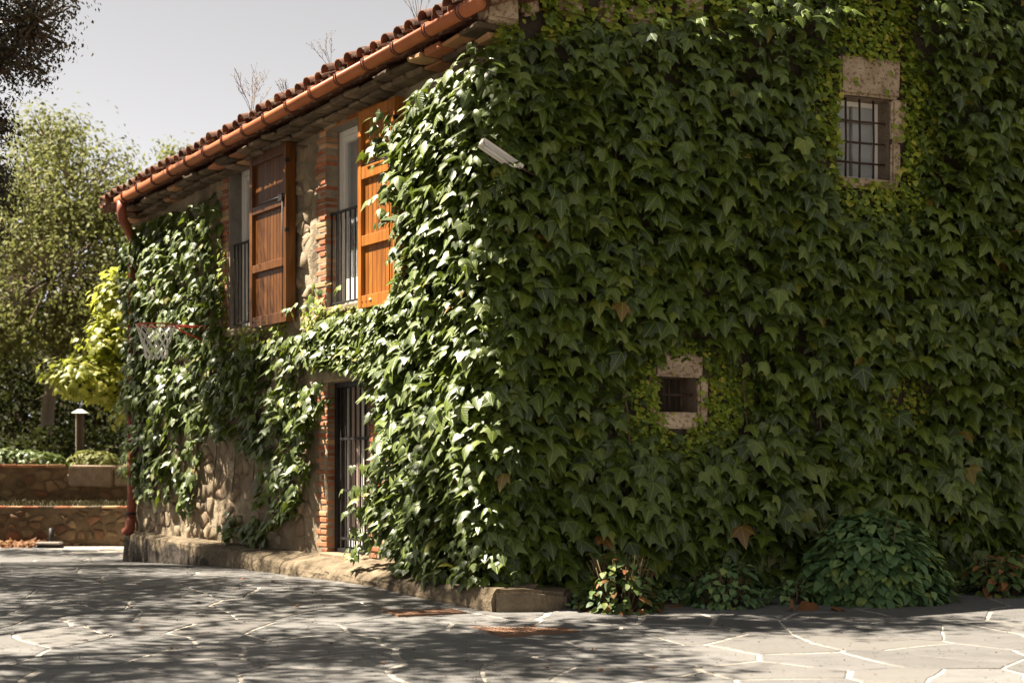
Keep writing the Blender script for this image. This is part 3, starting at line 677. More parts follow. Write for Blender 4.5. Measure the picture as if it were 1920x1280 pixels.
# gutter: closed-looking half-round clay coloured gutter with straps, slightly falling to the far end
ga, gb = Vector((-.36, .50, 5.75-.0)), Vector((10.05, .50, 5.46))
V = []; F = []; n = 13; rO = .073
def ring(p, r, th, a0=-.35, a1=math.pi+.35):
    out = []
    for rr in (r, r-th):
        for k in range(n):
            a = a0+(a1-a0)*k/(n-1); out.append((p.x, p.y+math.cos(a)*rr, p.z-math.sin(a)*rr))
    return out
for p in (ga, gb): V += ring(p, rO, .008)
q = lambda e, s, k: e*2*n+s*n+k
for k in range(n-1): F += [(q(0, 0, k), q(1, 0, k), q(1, 0, k+1), q(0, 0, k+1)), (q(0, 1, k), q(0, 1, k+1), q(1, 1, k+1), q(1, 1, k))]
for k in (0, n-1): F.append((q(0, 0, k), q(0, 1, k), q(1, 1, k), q(1, 0, k)))
F.append(tuple(q(0, 0, k) for k in range(n))); F.append(tuple(q(1, 0, k) for k in reversed(range(n))))
gut = S1('gutter', pymesh('gutter', V, F, M['gutter'], True)); 
for i in range(16):
    f = (i+.45)/16; p = ga.lerp(gb, f)
    for dt in (-.022, .022):
        V = []; F = []
        for x in (-.008, .008): V += ring(p+Vector((x+dt, 0, 0)), rO+.011, .010, -.55, math.pi+.7)
        for k in range(n-1): F += [(q(0, 0, k), q(1, 0, k), q(1, 0, k+1), q(0, 0, k+1)), (q(0, 0, k), q(0, 0, k+1), q(0, 1, k+1), q(0, 1, k)), (q(1, 0, k), q(1, 1, k), q(1, 1, k+1), q(1, 0, k+1))]
        S1('gutter_strap', pymesh('gutter_strap', V, F, M['bracket'], True), gut)
    S1('gutter_joint', pymesh('gutter_joint', *tube([p+Vector((-.014, 0, 0)), p+Vector((.014, 0, 0))], rO+.004, 16), M['gutter'], True), gut)
# downpipe
P = lambda t, w, z: Vector((t, w, z))
dp = MB().tube([P(9.9, .50, 5.42), P(9.9, .50, 5.24), P(9.93, .47, 5.14), P(10.1, .36, 5.08), P(10.45, .16, 4.98), P(10.55, .12, 4.9), P(10.55, .12, 4.7), P(10.55, .12, 1.0), P(10.55, .14, .55)], [.072]*9, 14)
dpo = S1('downpipe', dp.mesh('downpipe', M['downpipe'], True))
S1('shoe', MB().tube([P(10.55, .14, .62), P(10.56, .15, .44), P(10.60, .20, .40), P(10.64, .22, .40)], [.08, .08, .07, .055], 14).mesh('shoe', M['downpipe'], True), dpo)
S1('strap', MB().tube([P(10.55, .14, .66), P(10.55, .14, .70)], .086, 14).mesh('strap', M['iron'], True), dpo)
S1('strap', MB().tube([P(10.55, .12, 2.6), P(10.55, .12, 2.64)], .083, 14).mesh('strap', M['iron'], True), dpo)

# ================================================================== LEAVES
def ivy_leaf(droop=.35, tipd=.3, fold=.25, lob=1.0):
    half = [(.12, .13), (.32, .15), (.46, .02), (.50, -.14), (.60, -.42), (.42, -.37), (.26, -.46), (.22, -.62), (.10, -.86)]
    r = (.30, -.20); P = [(0, 0), (0, -.35), (0, -.70), (0, -1.05)]
    for s in (1, -1):
        P.append((s*r[0], r[1])); P += [(s*x*(lob if x > .4 else 1), y) for x, y in half]
    T = []
    def H(b, flip):
        rr = b; h = [b+1+i for i in range(9)]
        t = [(0, h[0], h[1]), (0, h[1], rr), (rr, h[1], h[2]), (rr, h[2], h[3]), (rr, h[3], h[4]), (rr, h[4], h[5]), (rr, h[5], h[6]), (0, rr, 1), (rr, h[6], 1), (1, h[6], 2), (h[6], h[7], 2), (2, h[7], h[8]), (2, h[8], 3)]
        return [(a, c, b_) for a, b_, c in t] if not flip else t
    T = H(4, False)+H(14, True)
    V = []
    for i, (x, y) in enumerate(P):
        z = -fold*abs(x)**1.0*.6 - droop*x*x - tipd*(y*y if y < 0 else y*y*.6)*.45
        if i in (4, 14): z += .035
        if i in (5, 6, 15, 16): z -= .03
        V.append((x, y, z))
    uv = [(x+1, y+1.5) for x, y in P]
    T = [t for t in T]
    return np.array(V), np.array(T), np.array(uv)
def ovate_leaf(w=.33, fold=.25, droop=.3, tip=.0):
    P = [(0, 0), (0, -.33), (0, -.66), (0, -1.0)]; S_ = [(.55*w, -.10), (w, -.32), (.92*w, -.58), (.45*w, -.85)]
    V = [(x, y, -droop*y*y*.6) for x, y in P]
    for s in (1, -1): V += [(s*x, y, fold*x-droop*y*y*.6) for x, y in S_]
    T = []
    for b, f in ((4, 0), (8, 1)):
        t = [(0, b, 1), (b, b+1, 1), (1, b+1, 2), (b+1, b+2, 2), (2, b+2, 3), (b+2, b+3, 3)]
        T += [(p, r_, q_) if f else (p, q_, r_) for p, q_, r_ in t]
    return np.array(V), np.array(T), np.array([(x+1, y+1.5) for x, y, z in V])
def quad_leaf(w=.3):
    V = np.array([(0, 0, 0), (w, -.45, .06), (0, -1, -.1), (-w, -.45, .06)]); return V, np.array([(0, 2, 1), (0, 3, 2)]), np.array([(x+1, y+1.5) for x, y, z in V])
def frames(Nn, D):
    """rotation matrices with Z = normal and -Y = tip direction"""
    Nn = Nn/np.linalg.norm(Nn, axis=1, keepdims=True); D = D-(D*Nn).sum(1, keepdims=True)*Nn
    D = D/np.maximum(np.linalg.norm(D, axis=1, keepdims=True), 1e-6); Y = -D; X = np.cross(Y, Nn)
    return np.stack([X, Y, Nn], axis=2)
def leafmass(name, base, pos, Rm, size, m):
    """base: list of variants; returns one mesh"""
    Vs = []; Ts = []; Us = []; off = 0; n = len(pos); var = rng.integers(0, len(base), n)
    for k, (bv, bt, bu) in enumerate(base):
        I = np.where(var == k)[0]
        if not len(I): continue
        asp = np.ones((len(I), 1, 3)); asp[:, 0, 0] = rng.uniform(.85, 1.15, len(I)); asp[:, 0, 2] = rng.uniform(.5, 1.5, len(I))
        v = np.einsum('nij,nkj->nki', Rm[I], bv[None]*asp)*size[I][:, None, None]+pos[I][:, None, :]
        t = bt[None]+off+np.arange(len(I))[:, None, None]*len(bv)
        Vs.append(v.reshape(-1, 3)); Ts.append(t.reshape(-1, 3)); Us.append(np.tile(bu, (len(I), 1))); off += len(I)*len(bv)
    return rawmesh(name, np.concatenate(Vs), np.concatenate(Ts), np.concatenate(Us), [m])
IVY = [ivy_leaf(d, t, f, l) for d, t, f, l in ((.3, .25, .25, 1), (.6, .5, .3, .92), (.15, .6, .5, 1.05), (.5, .1, .15, .9), (.9, .7, .1, .85), (.2, .3, -.15, 1.0))]
IVYM = [rawmesh('leaf', v, t, u, [M['ivy']]) for v, t, u in IVY]
def single_leaves(parent, pos, Rm, size, I, meshes):
    for i in I:
        me = meshes[int(rng.integers(0, len(meshes)))]
        o = bpy.data.objects.new('leaf', me); COL.objects.link(o); o.parent = parent; o.matrix_parent_inverse = PINV[parent.name]
        o.matrix_basis = Matrix.Translation(pos[i]) @ Matrix([[float(Rm[i][a][b]) for b in range(3)] for a in range(3)]).to_4x4() @ Matrix.Scale(float(size[i]), 4)
ARC = .55; th1 = math.atan2(n1.y, n1.x); th2 = math.atan2(n2.y, n2.x)
if th2 < th1: th2 += 2*math.pi
def surf(p, z, w):
    """p<0: side wall at t=-p; 0..ARC: round the corner; beyond: front wall"""
    p, z, w = map(np.asarray, (p, z, w))
    a = np.clip(p/ARC, 0, 1)*(th2-th1)+th1; nx, ny = np.cos(a), np.sin(a)
    t1 = np.maximum(-p, 0); t2 = np.maximum(p-ARC, 0)
    x = C0.x+u1.x*t1+u2.x*t2+nx*w; y = C0.y+u1.y*t1+u2.y*t2+ny*w
    return np.stack([x, y, z], 1), np.stack([nx, ny, np.zeros_like(nx)], 1)
def inpoly(px, py, poly):
    px = np.asarray(px); py = np.asarray(py); c = np.zeros(px.shape, bool); k = len(poly)
    for i in range(k):
        x0, y0 = poly[i]; x1, y1 = poly[(i+1) % k]
        cond = ((y0 > py) != (y1 > py)) & (px < (x1-x0)*(py-y0)/((y1-y0) or 1e-9)+x0); c ^= cond
    return c
def fbm(p, z, f, s=0):
    return np.array([mn.noise(Vector((a*f, b*f, s)))+.5*mn.noise(Vector((a*f*2.1, b*f*2.1, s+5))) for a, b in zip(p, z)])
def project(P):      # how large a leaf shows, to decide which are built one by one
    return P[:, 0]/P[:, 1], (P[:, 2]-1.4)/P[:, 1]
def creeper(parent, p, z, w, size, up, jit, m, meshes, nsingle, name='foliage', base=IVY, swing=.45, up_lo=None):
    pos, nrm = surf(p, z, w); n = len(p)
    Nn = nrm*rng.uniform(.55, 1.1, (n, 1))+np.array([0, 0, 1])*(up*rng.uniform(.45, 1.35, (n, 1)))+rng.normal(0, jit, (n, 3))
    tang = np.cross(np.tile([0, 0, 1.], (n, 1)), nrm)
    D = np.array([0, 0, -1.])+tang*rng.normal(0, swing, (n, 1))+nrm*.15
    Rm = frames(Nn, D)
    a, b = project(pos); vis = (abs(a) < .34) & (b > -.14) & (b < .31)
    front = w/np.maximum(w.max(), 1e-6)
    score = np.where(vis, size*(1.0+.9*front)/pos[:, 1]*14, 0)
    I = np.argsort(-score)[:nsingle]; keep = np.ones(n, bool); keep[I] = False; K = np.where(keep)[0]
    if nsingle: single_leaves(parent, pos, Rm, size, I, meshes)
    if len(K): link(name, leafmass(name, base, pos[K], Rm[K], size[K], m), parent, kind='stuff')
def stems(parent, lines, r=.008, name='stem', m=None):
    mb = MB()
    for L in lines:
        pts = []
        for i in range(len(L)-1):
            for k in range(4):
                f = k/4; pts.append(np.array(L[i])*(1-f)+np.array(L[i+1])*f)
        pts.append(np.array(L[-1])); pts = np.array(pts); pts[:, 0] += rng.normal(0, .012, len(pts))
        P3, _ = surf(pts[:, 0], pts[:, 1], pts[:, 2]); mb.tube([tuple(q) for q in P3], r, 5, False)
    link(name, mb.mesh(name, m or M['stem'], True), parent, kind='stuff')

# main creeper: corner and front wall
SIDE = [(-.09, 5.45), (.35, 5.31), (1.1, 5.2), (1.61, 4.97), (1.90, 4.7), (1.70, 4.32), (1.50, 3.94), (1.61, 3.4), (1.72, 3.16), (2.4, 3.12), (3.33, 3.10), (4.05, 2.95), (3.47, 2.58), (2.45, 2.48), (2.22, 2.07), (2.12, 1.49), (2.38, 0.9), (2.05, 0.51), (1.43, 0.30), (-.1, .30)]
def masks(p, z):
    """coverage 0..1 of the big leaved creeper"""
    side = (p < 0) & inpoly(-p, z, SIDE)
    t = p-ARC
    front = (p >= 0) & (z > .22) & (z < np.interp(t, [-.6, .2, 1.9, 3.2, 5, 11], [5.42, 5.58, 5.93, 6.3, 7.0, 7.5]))
    front &= z < rake_np(t)
    h1 = ((t-4.25)/.70)**2+((z-4.95)/.86)**2 < rng.uniform(.55, 1.2, len(t)); h1 |= (abs(t-4.28) < .46) & (z > 5.3) & (z < 6.6)
    h2 = ((t-1.92)/.60)**2+((z-2.14)/.40)**2 < rng.uniform(.55, 1.25, len(t))
    h3 = ((t-4.62)/.30)**2+((z-2.15)/.30)**2 < 1
    return side | (front & ~h1 & ~h2 & ~h3)
def rake_np(t): return 5.85+.34*np.minimum(t, L2-t)
def hole_dist(p, z):
    t = p-ARC
    d1 = np.sqrt(((t-4.2)/.9)**2+((z-5.05)/1.1)**2); d2 = np.sqrt(((t-1.92)/.85)**2+((z-2.14)/.65)**2)
    return np.clip((np.minimum(d1, d2)-.65)/.5, .25, 1)
def sample(n, p0, p1, z0, z1, fn):
    p = rng.uniform(p0, p1, n); z = rng.uniform(z0, z1, n); k = fn(p, z); return p[k], z[k]
ivy = thing('creeper', tuple(W2(.3, .15, .2)), 'large-leaved green creeper covering the front wall and wrapping its sunlit corner', 'climbing plant')
for layer, (dens, w0, w1, s0, s1) in enumerate(((70, .04, .16, .12, .20), (88, .16, .31, .12, .215), (84, .26, .48, .12, .235))):
    area = 13.1*7.0
    p, z = sample(int(area*dens), -4.1, 9, .2, 7.2, masks)
    lump = fbm(p, z, .8, 2)*.19+fbm(p, z, 2.2, 8)*.07
    thick = np.where(p < -2.3, .55, 1.0)*hole_dist(p, z)*np.clip((z-.0)/.9, .55, 1)
    thick *= np.where(p < 0, np.clip(1-(-p-1.0)*.22, .6, 1), 1)
    w = (rng.uniform(w0, w1, len(p))+lump)*thick; w = np.maximum(w, .03)
    size = rng.uniform(s0, s1, len(p))*np.where(p < -1.8, .80, 1)*np.where(p < ARC, .92, 1)*np.clip(hole_dist(p, z)+.15, .6, 1)
    size *= np.where(z > 5.3, .8, 1)
    creeper(ivy, p, z, w, size, .85, .26, M['ivy'], IVYM, 300 if layer == 2 else 0)
p, z = sample(9000, -2.7, .5, .3, 5.5, masks)          # extra sun leaves on the lit corner
w = np.maximum(rng.uniform(.30, .50, len(p))*np.clip(1-(-p-.8)*.25, .55, 1), .05)+fbm(p, z, 1.6, 3)*.06; k = rng.random(len(p)) < .38; p, z, w = p[k], z[k], w[k]
creeper(ivy, p, z, w, rng.uniform(.085, .165, len(p)), .85, .30, M['ivy'], IVYM, 0)
p, z = sample(2600, -4.2, -1.6, 2.4, 3.25, masks); creeper(ivy, p, z, rng.uniform(.15, .36, len(p)), rng.uniform(.08, .15, len(p)), .85, .3, M['ivy'], IVYM, 0)
# long shoots feathering the lit edge
q = []
for i in range(36):
    z = rng.uniform(.5, 5.2); row = [(-x, y) for x, y in SIDE]
    cand = [a for a, b in SIDE if abs(b-z) < .5]; e = max(cand) if cand else 2.0
    if 2.5 < z < 3.1: continue
    L = rng.uniform(.1, .32)
    for k in range(7): q.append((-(e-.1+L*k/7), z+rng.uniform(-.05, .05)-k*.015, rng.uniform(.18, .42)+.02*k))
q = np.array(q); creeper(ivy, q[:, 0], q[:, 1], q[:, 2], rng.uniform(.08, .15, len(q)), .6, .3, M['ivy'], IVYM, 0)
stems(ivy, [[(ARC+a, .1, .10), (ARC+a+.12, 1.5, .10), (ARC+a-.1, 3.4, .10), (ARC+a, 5.2, .10)] for a in (.3, .8, 1.2, 2.6, 3.1, 3.5, 5.2, 5.9, 6.8, 7.7)] + [[(-.3-.3*i, .45, .1), (-.5-.35*i, 2.5, .12), (-.2-.3*i, 4.8, .12)] for i in range(4)], .014)

# small-leaved young creeper hugging the wall at the holes and under the gable
SM = [ivy_leaf(.2, .2, .2, .8), ovate_leaf(.42, .1, .2)]
SMM = [rawmesh('leaf', v, t, u, [M['young_ivy']]) for v, t, u in SM]
def young(label, name_loc, dens, p0, p1, z0, z1, fn, s0, s1, ns, wmax=.13):
    o = thing('young_creeper', tuple(name_loc), label, 'climbing plant')
    p, z = sample(int((p1-p0)*(z1-z0)*dens), p0, p1, z0, z1, fn)
    k = fbm(p, z, 3.0, 3) > -.42; p, z = p[k], z[k]
    w = rng.uniform(.02, wmax, len(p))
    creeper(o, p, z, w, rng.uniform(s0, s1, len(p)), .75, .28, M['young_ivy'], SMM, ns, base=SM, swing=.8)
    L = []
    for i in range(min(60, len(p))):
        a, b = p[i], z[i]; a2, b2 = a+rng.normal(0, .06), b+rng.uniform(.15, .35)
        if fn(np.array([a2]), np.array([b2]))[0]: L.append([(a, b, .02), (a2, b2, .02)])
    if L: stems(o, L, .004)
def fn1(p, z):
    t = p-ARC; e = ((t-4.2)/.95)**2+((z-5.0)/1.15)**2 < 1; e |= (abs(t-4.25) < .55) & (z > 5.3) & (z < 6.6)
    op = (t > 3.84) & (t < 4.56) & (z > 4.50) & (z < 5.41); lin = (t > 3.86) & (t < 4.62) & (z > 5.39) & (z < 5.80) & (rng.random(len(p)) < .93)
    jm = (t > 4.5) & (t < 4.66) & (z > 4.5) & (z < 5.4) & (rng.random(len(p)) < .75); return e & ~op & ~lin & ~jm
young('yellow-green small-leaved creeper framing the upper barred window', W2(4.2, 4.4, .03), 1250, ARC+3.2, ARC+5.2, 3.8, 6.6, fn1, .035, .085, 250)
def fn2(p, z):
    t = p-ARC; e = ((t-1.92)/.85)**2+((z-2.12)/.60)**2 < 1
    op = (t > 1.66) & (t < 2.14) & (z > 1.96) & (z < 2.33); lin = (t > 1.62) & (t < 2.2) & (z > 2.33) & (z < 2.55) & (rng.random(len(p)) < .95)
    jm = (t > 2.12) & (t < 2.26) & (z > 1.9) & (z < 2.4) & (rng.random(len(p)) < .85); sl = (t > 1.75) & (t < 2.05) & (z > 1.80) & (z < 1.96) & (rng.random(len(p)) < .8)
    return e & ~op & ~lin & ~jm & ~sl
young('small-leaved creeper around the tiny square vent window', W2(1.9, 1.7, .03), 1700, ARC+1.05, ARC+2.8, 1.5, 2.75, fn2, .03, .07, 200, .10)
def fn3(p, z):
    t = p-ARC; return (z > np.interp(t, [-.6, .2, 1.9, 3.2, 5], [5.35, 5.50, 5.85, 6.2, 6.9])) & (z < rake_np(np.maximum(t, 0))+.05) & (t < 5) & ~((abs(p-ARC-.2) < .1) & (rng.random(len(p)) < .7))
young('bright small-leaved creeper under the gable edge beside the gutter end', W2(.6, 5.6, .03), 750, ARC-.35, ARC+5, 5.3, 7.6, fn3, .045, .10, 250, .16)
def fn4(p, z):
    t = p-ARC; return ((t-4.62)/.36)**2+((z-2.15)/.42)**2 < 1
young('patch of tiny dark green creeper leaves in a gap right of the vent window', W2(4.62, 1.8, .03), 800, ARC+4.2, ARC+5.1, 1.6, 2.7, fn4, .035, .07, 0, .10)

# creeper on the far part of the side wall
LEFT = [(10.79, 4.97), (10.53, 5.15), (9.22, 5.13), (7.92, 5.17), (7.35, 5.2), (7.12, 4.97), (7.05, 3.67), (6.90, 3.12), (5.84, 3.0), (4.37, 3.02), (3.78, 3.12), (3.62, 2.70), (4.05, 2.55), (4.15, 1.7), (4.37, 1.41), (5.0, 1.71), (5.66, 1.51), (6.37, 1.83), (7.31, 1.81), (8.33, 2.0), (9.1, 1.76), (8.75, 1.52), (9.22, 1.31), (10.04, 1.25), (10.11, 1.69), (10.53, 2.36), (10.72, 3.71)]
ivl = thing('creeper', tuple(W1(9.9, .4, .1)), 'creeper on the far half of the side wall, hanging in ragged strands above the plinth', 'climbing plant')
def fnl(p, z): return inpoly(-p, z, LEFT)
for layer, (dens, w0, w1) in enumerate(((75, .03, .12), (85, .13, .27))):
    p, z = sample(int(7.2*4.2*dens), -10.85, -3.6, 1.2, 5.25, fnl)
    edge = fbm(p, z, 1.8, 4); k = edge > (-.42 if layer == 0 else -.30); p, z = p[k], z[k]
    w = np.maximum(rng.uniform(w0, w1, len(p))+fbm(p, z, 1.2, 6)*.07, .03)
    w *= np.where((z < 3.0) & (z > 1.2) & (p > -7), 1.0, .95)
    creeper(ivl, p, z, w, rng.uniform(.11, .19, len(p)), .65, .27, M['ivy'], IVYM, 290 if layer else 0)
# foliage wrapping past the far corner and over the pipe
p, z = sample(430, -10.95, -10.2, 1.2, 5.0, lambda p, z: rng.random(len(p)) < .8)
creeper(ivl, p, z, rng.uniform(.05, .24, len(p)), rng.uniform(.08, .16, len(p)), .5, .35, M['ivy'], IVYM, 0)
STR = [[(8.68, 1.9), (8.47, 1.37), (8.26, 0.95)], [(9.9, 1.9), (9.7, 0.96)], [(10.35, 1.6), (10.2, 1.0)], [(4.3, 1.6), (4.48, 1.05), (5.78, 0.55), (6.86, 0.62)], [(4.48, 1.5), (5.44, 1.24), (5.78, 0.89)], [(7.9, 1.9), (8.1, 1.2), (8.4, .8)], [(4.7, 1.5), (5.0, .8)], [(9.3, 1.5), (9.0, 1.0)]]
q = []
for L in STR:
    for i in range(len(L)-1):
        n = int(math.dist(L[i], L[i+1])*42)
        for k in range(n):
            f = k/n; q.append((-(L[i][0]*(1-f)+L[i+1][0]*f)+rng.normal(0, .11), L[i][1]*(1-f)+L[i+1][1]*f+rng.normal(0, .09), rng.uniform(.05, .2)))
q = np.array(q); creeper(ivl, q[:, 0], q[:, 1], q[:, 2], rng.uniform(.10, .18, len(q)), .6, .3, M['ivy'], IVYM, 0)
stems(ivl, [[(-a, b, .05) for a, b in L] for L in STR]+[[(-9.5+i*.7, .9+.15*(i % 3), .05), (-9.2+i*.7, 2.2, .06), (-9.6+i*.75, 4.2, .06)] for i in range(7)], .009)
# little-leaved shoots on the wall between the windows and under the sills
def fn5(p, z):
    t = -p; return ((t > 3.95) & (t < 4.45) & (z > 3.0) & (z < 3.55-.6*abs(t-4.0))) | ((t > 5.0) & (t < 7.2) & (z > 2.95) & (z < 3.28)) | ((t > 6.92) & (t < 7.08) & (z > 3.2) & (z < 4.4)) | ((t > 2.2) & (t < 3.95) & (z > 2.95) & (z < 3.3))
young('small-leaved creeper shoots climbing under the two shuttered windows', W1(4.2, 3.0, .03), 420, -7.2, -2.2, 2.9, 4.4, fn5, .045, .09, 0, .13)

# ================================================================== wall lamp at the corner
lp0 = Vector((.05, 14.10, 4.25)); lp1 = Vector((-.27, 13.90, 4.43))
lamp = thing('wall_lamp', tuple(lp0), 'pale metal tube lamp sticking out of the creeper at the house corner', 'lamp')
d = (lp1-lp0).normalized(); sd = d.cross(Vector((0, 0, 1))).normalized(); upv = sd.cross(d).normalized()
def prism(prof, a, b):
    V = []; n = len(prof)
    for p in (a, b): V += [p+sd*x+upv*y for x, y in prof]
    return V, [(i, (i+1) % n, n+(i+1) % n, n+i) for i in range(n)]+[tuple(reversed(range(n))), tuple(range(n, 2*n))]
link('reflector', pymesh('reflector', *prism([(-.068, -.045), (0, .030), (.068, -.045), (.071, -.041), (0, .041), (-.071, -.041)], lp0, lp1), M['aluminium']), lamp)
link('housing', pymesh('housing', *prism([(-.03, -.005), (.03, -.005), (.03, .028), (-.03, .028)], lp0-d*.05, lp1+d*.012), M['aluminium']), lamp)
link('tube', pymesh('tube', *tube([lp0-upv*.028, lp1-upv*.028-d*.02], .019, 10), M['curtain'], True), lamp)
link('end_cap', pymesh('end_cap', *tube([lp1-upv*.028-d*.02, lp1-upv*.028+d*.02], .024, 10), M['aluminium'], True), lamp)
link('bracket', pymesh('bracket', *tube([lp0-d*.02, lp0+Vector((.2, .3, -.05)), lp0+Vector((.3, .45, -.2))], .014, 8), M['rust_iron'], True), lamp)

# ================================================================== basketball hoop
hc = Vector((-4.86, 20.38, 3.34)); rr = .265
hoop = thing('basketball_hoop', tuple(W1(7.6, 2.8, .05)), 'red basketball hoop with white net fixed to the creeper-covered side wall', 'basketball hoop')
mb = MB(); mb.tube([hc+Vector((math.cos(2*math.pi*k/32)*rr, math.sin(2*math.pi*k/32)*rr, 0)) for k in range(33)], .011, 8, False)
link('rim', mb.mesh('rim', M['hoop_red'], True), hoop)
wp = None
bt = (hc-C0).dot(u1); wp = W1(bt, 3.35, .05); wd = (wp-hc).normalized()
mb = MB(); side_ = Vector((-wd.y, wd.x, 0))
for s in (-1, 1): mb.tube([hc+wd*rr*.9+side_*.10*s, wp+side_*.10*s], .010, 6)
mb.tube([hc+wd*rr, hc+wd*(rr+.12)+Vector((0, 0, -.08)), wp+Vector((0, 0, -.22))], .012, 6); mb.tube([wp+side_*.15, wp-side_*.15], .02, 6)
link('bracket', mb.mesh('bracket', M['hoop_red'], True), hoop)
mb = MB(); nS = 12; levels = 6
for s in (0, 1):
    for k in range(nS):
        pts = []
        for l in range(levels+1):
            f = l/levels; r = rr*(1-.50*f**.75)+.012*math.sin(k*2+l); a = 2*math.pi*(k+(.5 if l % 2 else 0)*(1 if s else -1))/nS
            pts.append(hc+Vector((math.cos(a)*r, math.sin(a)*r, -.46*f+(.015*math.sin(k*3) if l == levels else 0))))
        mb.tube(pts, .0085, 4, False)
link('net', mb.mesh('net', M['net'], True), hoop)

# ================================================================== shrubs
OV = [ovate_leaf(.36, .25, .5), ovate_leaf(.40, .15, .8), ovate_leaf(.33, .4, .25)]
OVM = {k: [rawmesh('leaf', v, t, u, [M[k]]) for v, t, u in OV] for k in ('hydrangea', 'hydrangea_dry')}
def shrub(loc, label, rx, ry, h, nl, ls, mk, nst, singles, dead=0, seedk=1, flat=.25):
    o = thing('shrub', loc, label, 'shrub', 'shrubs in the bed along the front wall'); c = np.array(loc); n = nl
    th = rng.uniform(0, 2*math.pi, n); cz = rng.uniform(-.05, 1, n); rr_ = np.sqrt(np.clip(1-cz**2, 0, 1))
    d = np.stack([np.cos(th)*rr_, np.sin(th)*rr_, cz], 1)
    bulge = np.array([1+.16*mn.noise(Vector(v*2.2)+Vector((seedk*7, 0, 0)))+.08*mn.noise(Vector(v*6)) for v in d])
    depth = rng.uniform(.72, 1.0, n)
    P = c+d*np.array([rx, ry, h*.95])*(bulge*depth)[:, None]; P[:, 2] = np.maximum(P[:, 2], c[2]+.03)
    Nn = d*.55+np.array([0, 0, 1.0])+rng.normal(0, .25, (n, 3)); D = d*.9+np.array([0, 0, -.25])+rng.normal(0, .35, (n, 3))
    Rm = frames(Nn, D); size = rng.uniform(ls*.7, ls*1.2, n)
    score = size*(c[1]+5-P[:, 1]); I = np.argsort(-score)[:singles]; K = np.setdiff1d(np.arange(n), I)
    single_leaves(o, P, Rm, size, I, OVM[mk]); link('foliage', leafmass('foliage', OV, P[K], Rm[K], size[K], M[mk]), o, kind='stuff')
    mb = MB()
    for k in range(nst):
        a = rng.uniform(0, 6.28); q_ = rng.uniform(.4, .9); tip = c+np.array([math.cos(a)*rx*q_, math.sin(a)*ry*q_, h*rng.uniform(.6, .92)])
        b = c+np.array([math.cos(a)*rx*.25, math.sin(a)*ry*.25, -.05]); mid = (tip+b)/2+rng.normal(0, .03, 3)
        mb.tube([tuple(b), tuple(mid), tuple(tip)], [.009, .007, .004], 5)
    link('stem', mb.mesh('stem', M['stem'], True), o)
    return o
def G(x, y, z=.05): return (x, y, z)
shrub((3.55, 14.74, .07), 'large rounded dark green shrub, biggest in the bed at the wall foot', .70, .55, .98, 2700, .125, 'hydrangea', 16, 280)
shrub((1.02, 13.98, .05), 'upright shrub with reddish dead leaves, leftmost in the bed', .39, .30, .60, 430, .085, 'hydrangea_dry', 46, 150, seedk=3)
shrub((2.03, 14.30, .05), 'loose green shrub with bare stems, between the reddish shrub and the sprig', .40, .28, .50, 330, .085, 'hydrangea', 24, 150, seedk=4)
shrub((2.70, 14.45, .05), 'small light green sprig beside the fallen pale leaves', .21, .14, .30, 75, .085, 'hydrangea', 8, 60, seedk=6)
shrub((5.0, 15.2, .07), 'shrub with yellowish leaves at the right, past the large rounded one', .46, .34, .50, 520, .10, 'hydrangea_dry', 26, 120, seedk=9)
shrub((5.65, 15.5, .07), 'green shrub at the far right end of the bed in view', .45, .34, .50, 480, .10, 'hydrangea', 20, 60, seedk=12)
# low ground creeper in the bed
n = 2600; t = rng.uniform(.4, 7.5, n); w = rng.uniform(.10, .80, n); P = np.array([W2(a, .06+.12*rng.random(), b) for a, b in zip(t, w)])
Nn = np.array([0, -.4, 1.])+rng.normal(0, .35, (n, 3)); D = rng.normal(0, 1, (n, 3)); gc = link('ground_ivy', leafmass('ground_ivy', [ovate_leaf(.42, .1, .2)], P, frames(Nn, D), rng.uniform(.03, .07, n), M['hydrangea']))
tag(gc, 'low dark ground ivy covering the soil of the bed', 'ground cover', kind='stuff')
# fallen leaves
DLM = [rawmesh('fallen_leaf', v, t_, u, [M['dry_leaf']]) for v, t_, u in IVY[:5]]
fallen = [(2.63, 13.95, .17, 1.3, 'pale pink fallen leaf on the paving edge beside the sprig, left of the pair'), (2.80, 14.02, .21, .8, 'large tan fallen leaf standing on edge beside the sprig'), (3.02, 14.0, .17, .2, 'tan fallen leaf lying flat left of the large rounded shrub')]
for x, y, s, tl, lab in fallen:
    o = link('fallen_leaf', DLM[1], None, (x, y, gz(y)+.03+.05*tl), (tl, .2, rng.uniform(0, 3))); o.scale = (s, s, s); tag(o, lab, 'fallen leaf')
for i in range(70):
    if i < 34: tt = rng.uniform(.6, 3.2); b = W2(tt, 0, rng.uniform(.85, 1.08)); x, y, zz = b.x, b.y, .05
    else:
        y = rng.uniform(10.2, 17.5); x = rng.uniform(-.32*y, .02*y+(.8 if y < 13 else -.9)); zz = gz(y)+.008
        if (Vector((x, y, 0))-C0).dot(n1) < .5 and y > 13: x -= 2.0
    o = link('fallen_leaf', DLM[i % 5], None, (x, y, zz+.012), (rng.uniform(-.4, .4), rng.uniform(-.4, .4), rng.uniform(0, 6.28))); s = rng.uniform(.09, .15) if i < 34 else rng.uniform(.03, .06); o.scale = (s, s, s)
    tag(o, 'rust-brown dry leaf fallen along the edge of the bed' if i < 34 else 'tiny dry leaf scattered on the grey paving', 'fallen leaf', 'dry leaves along the bed edge' if i < 34 else 'tiny dry leaves on the paving')

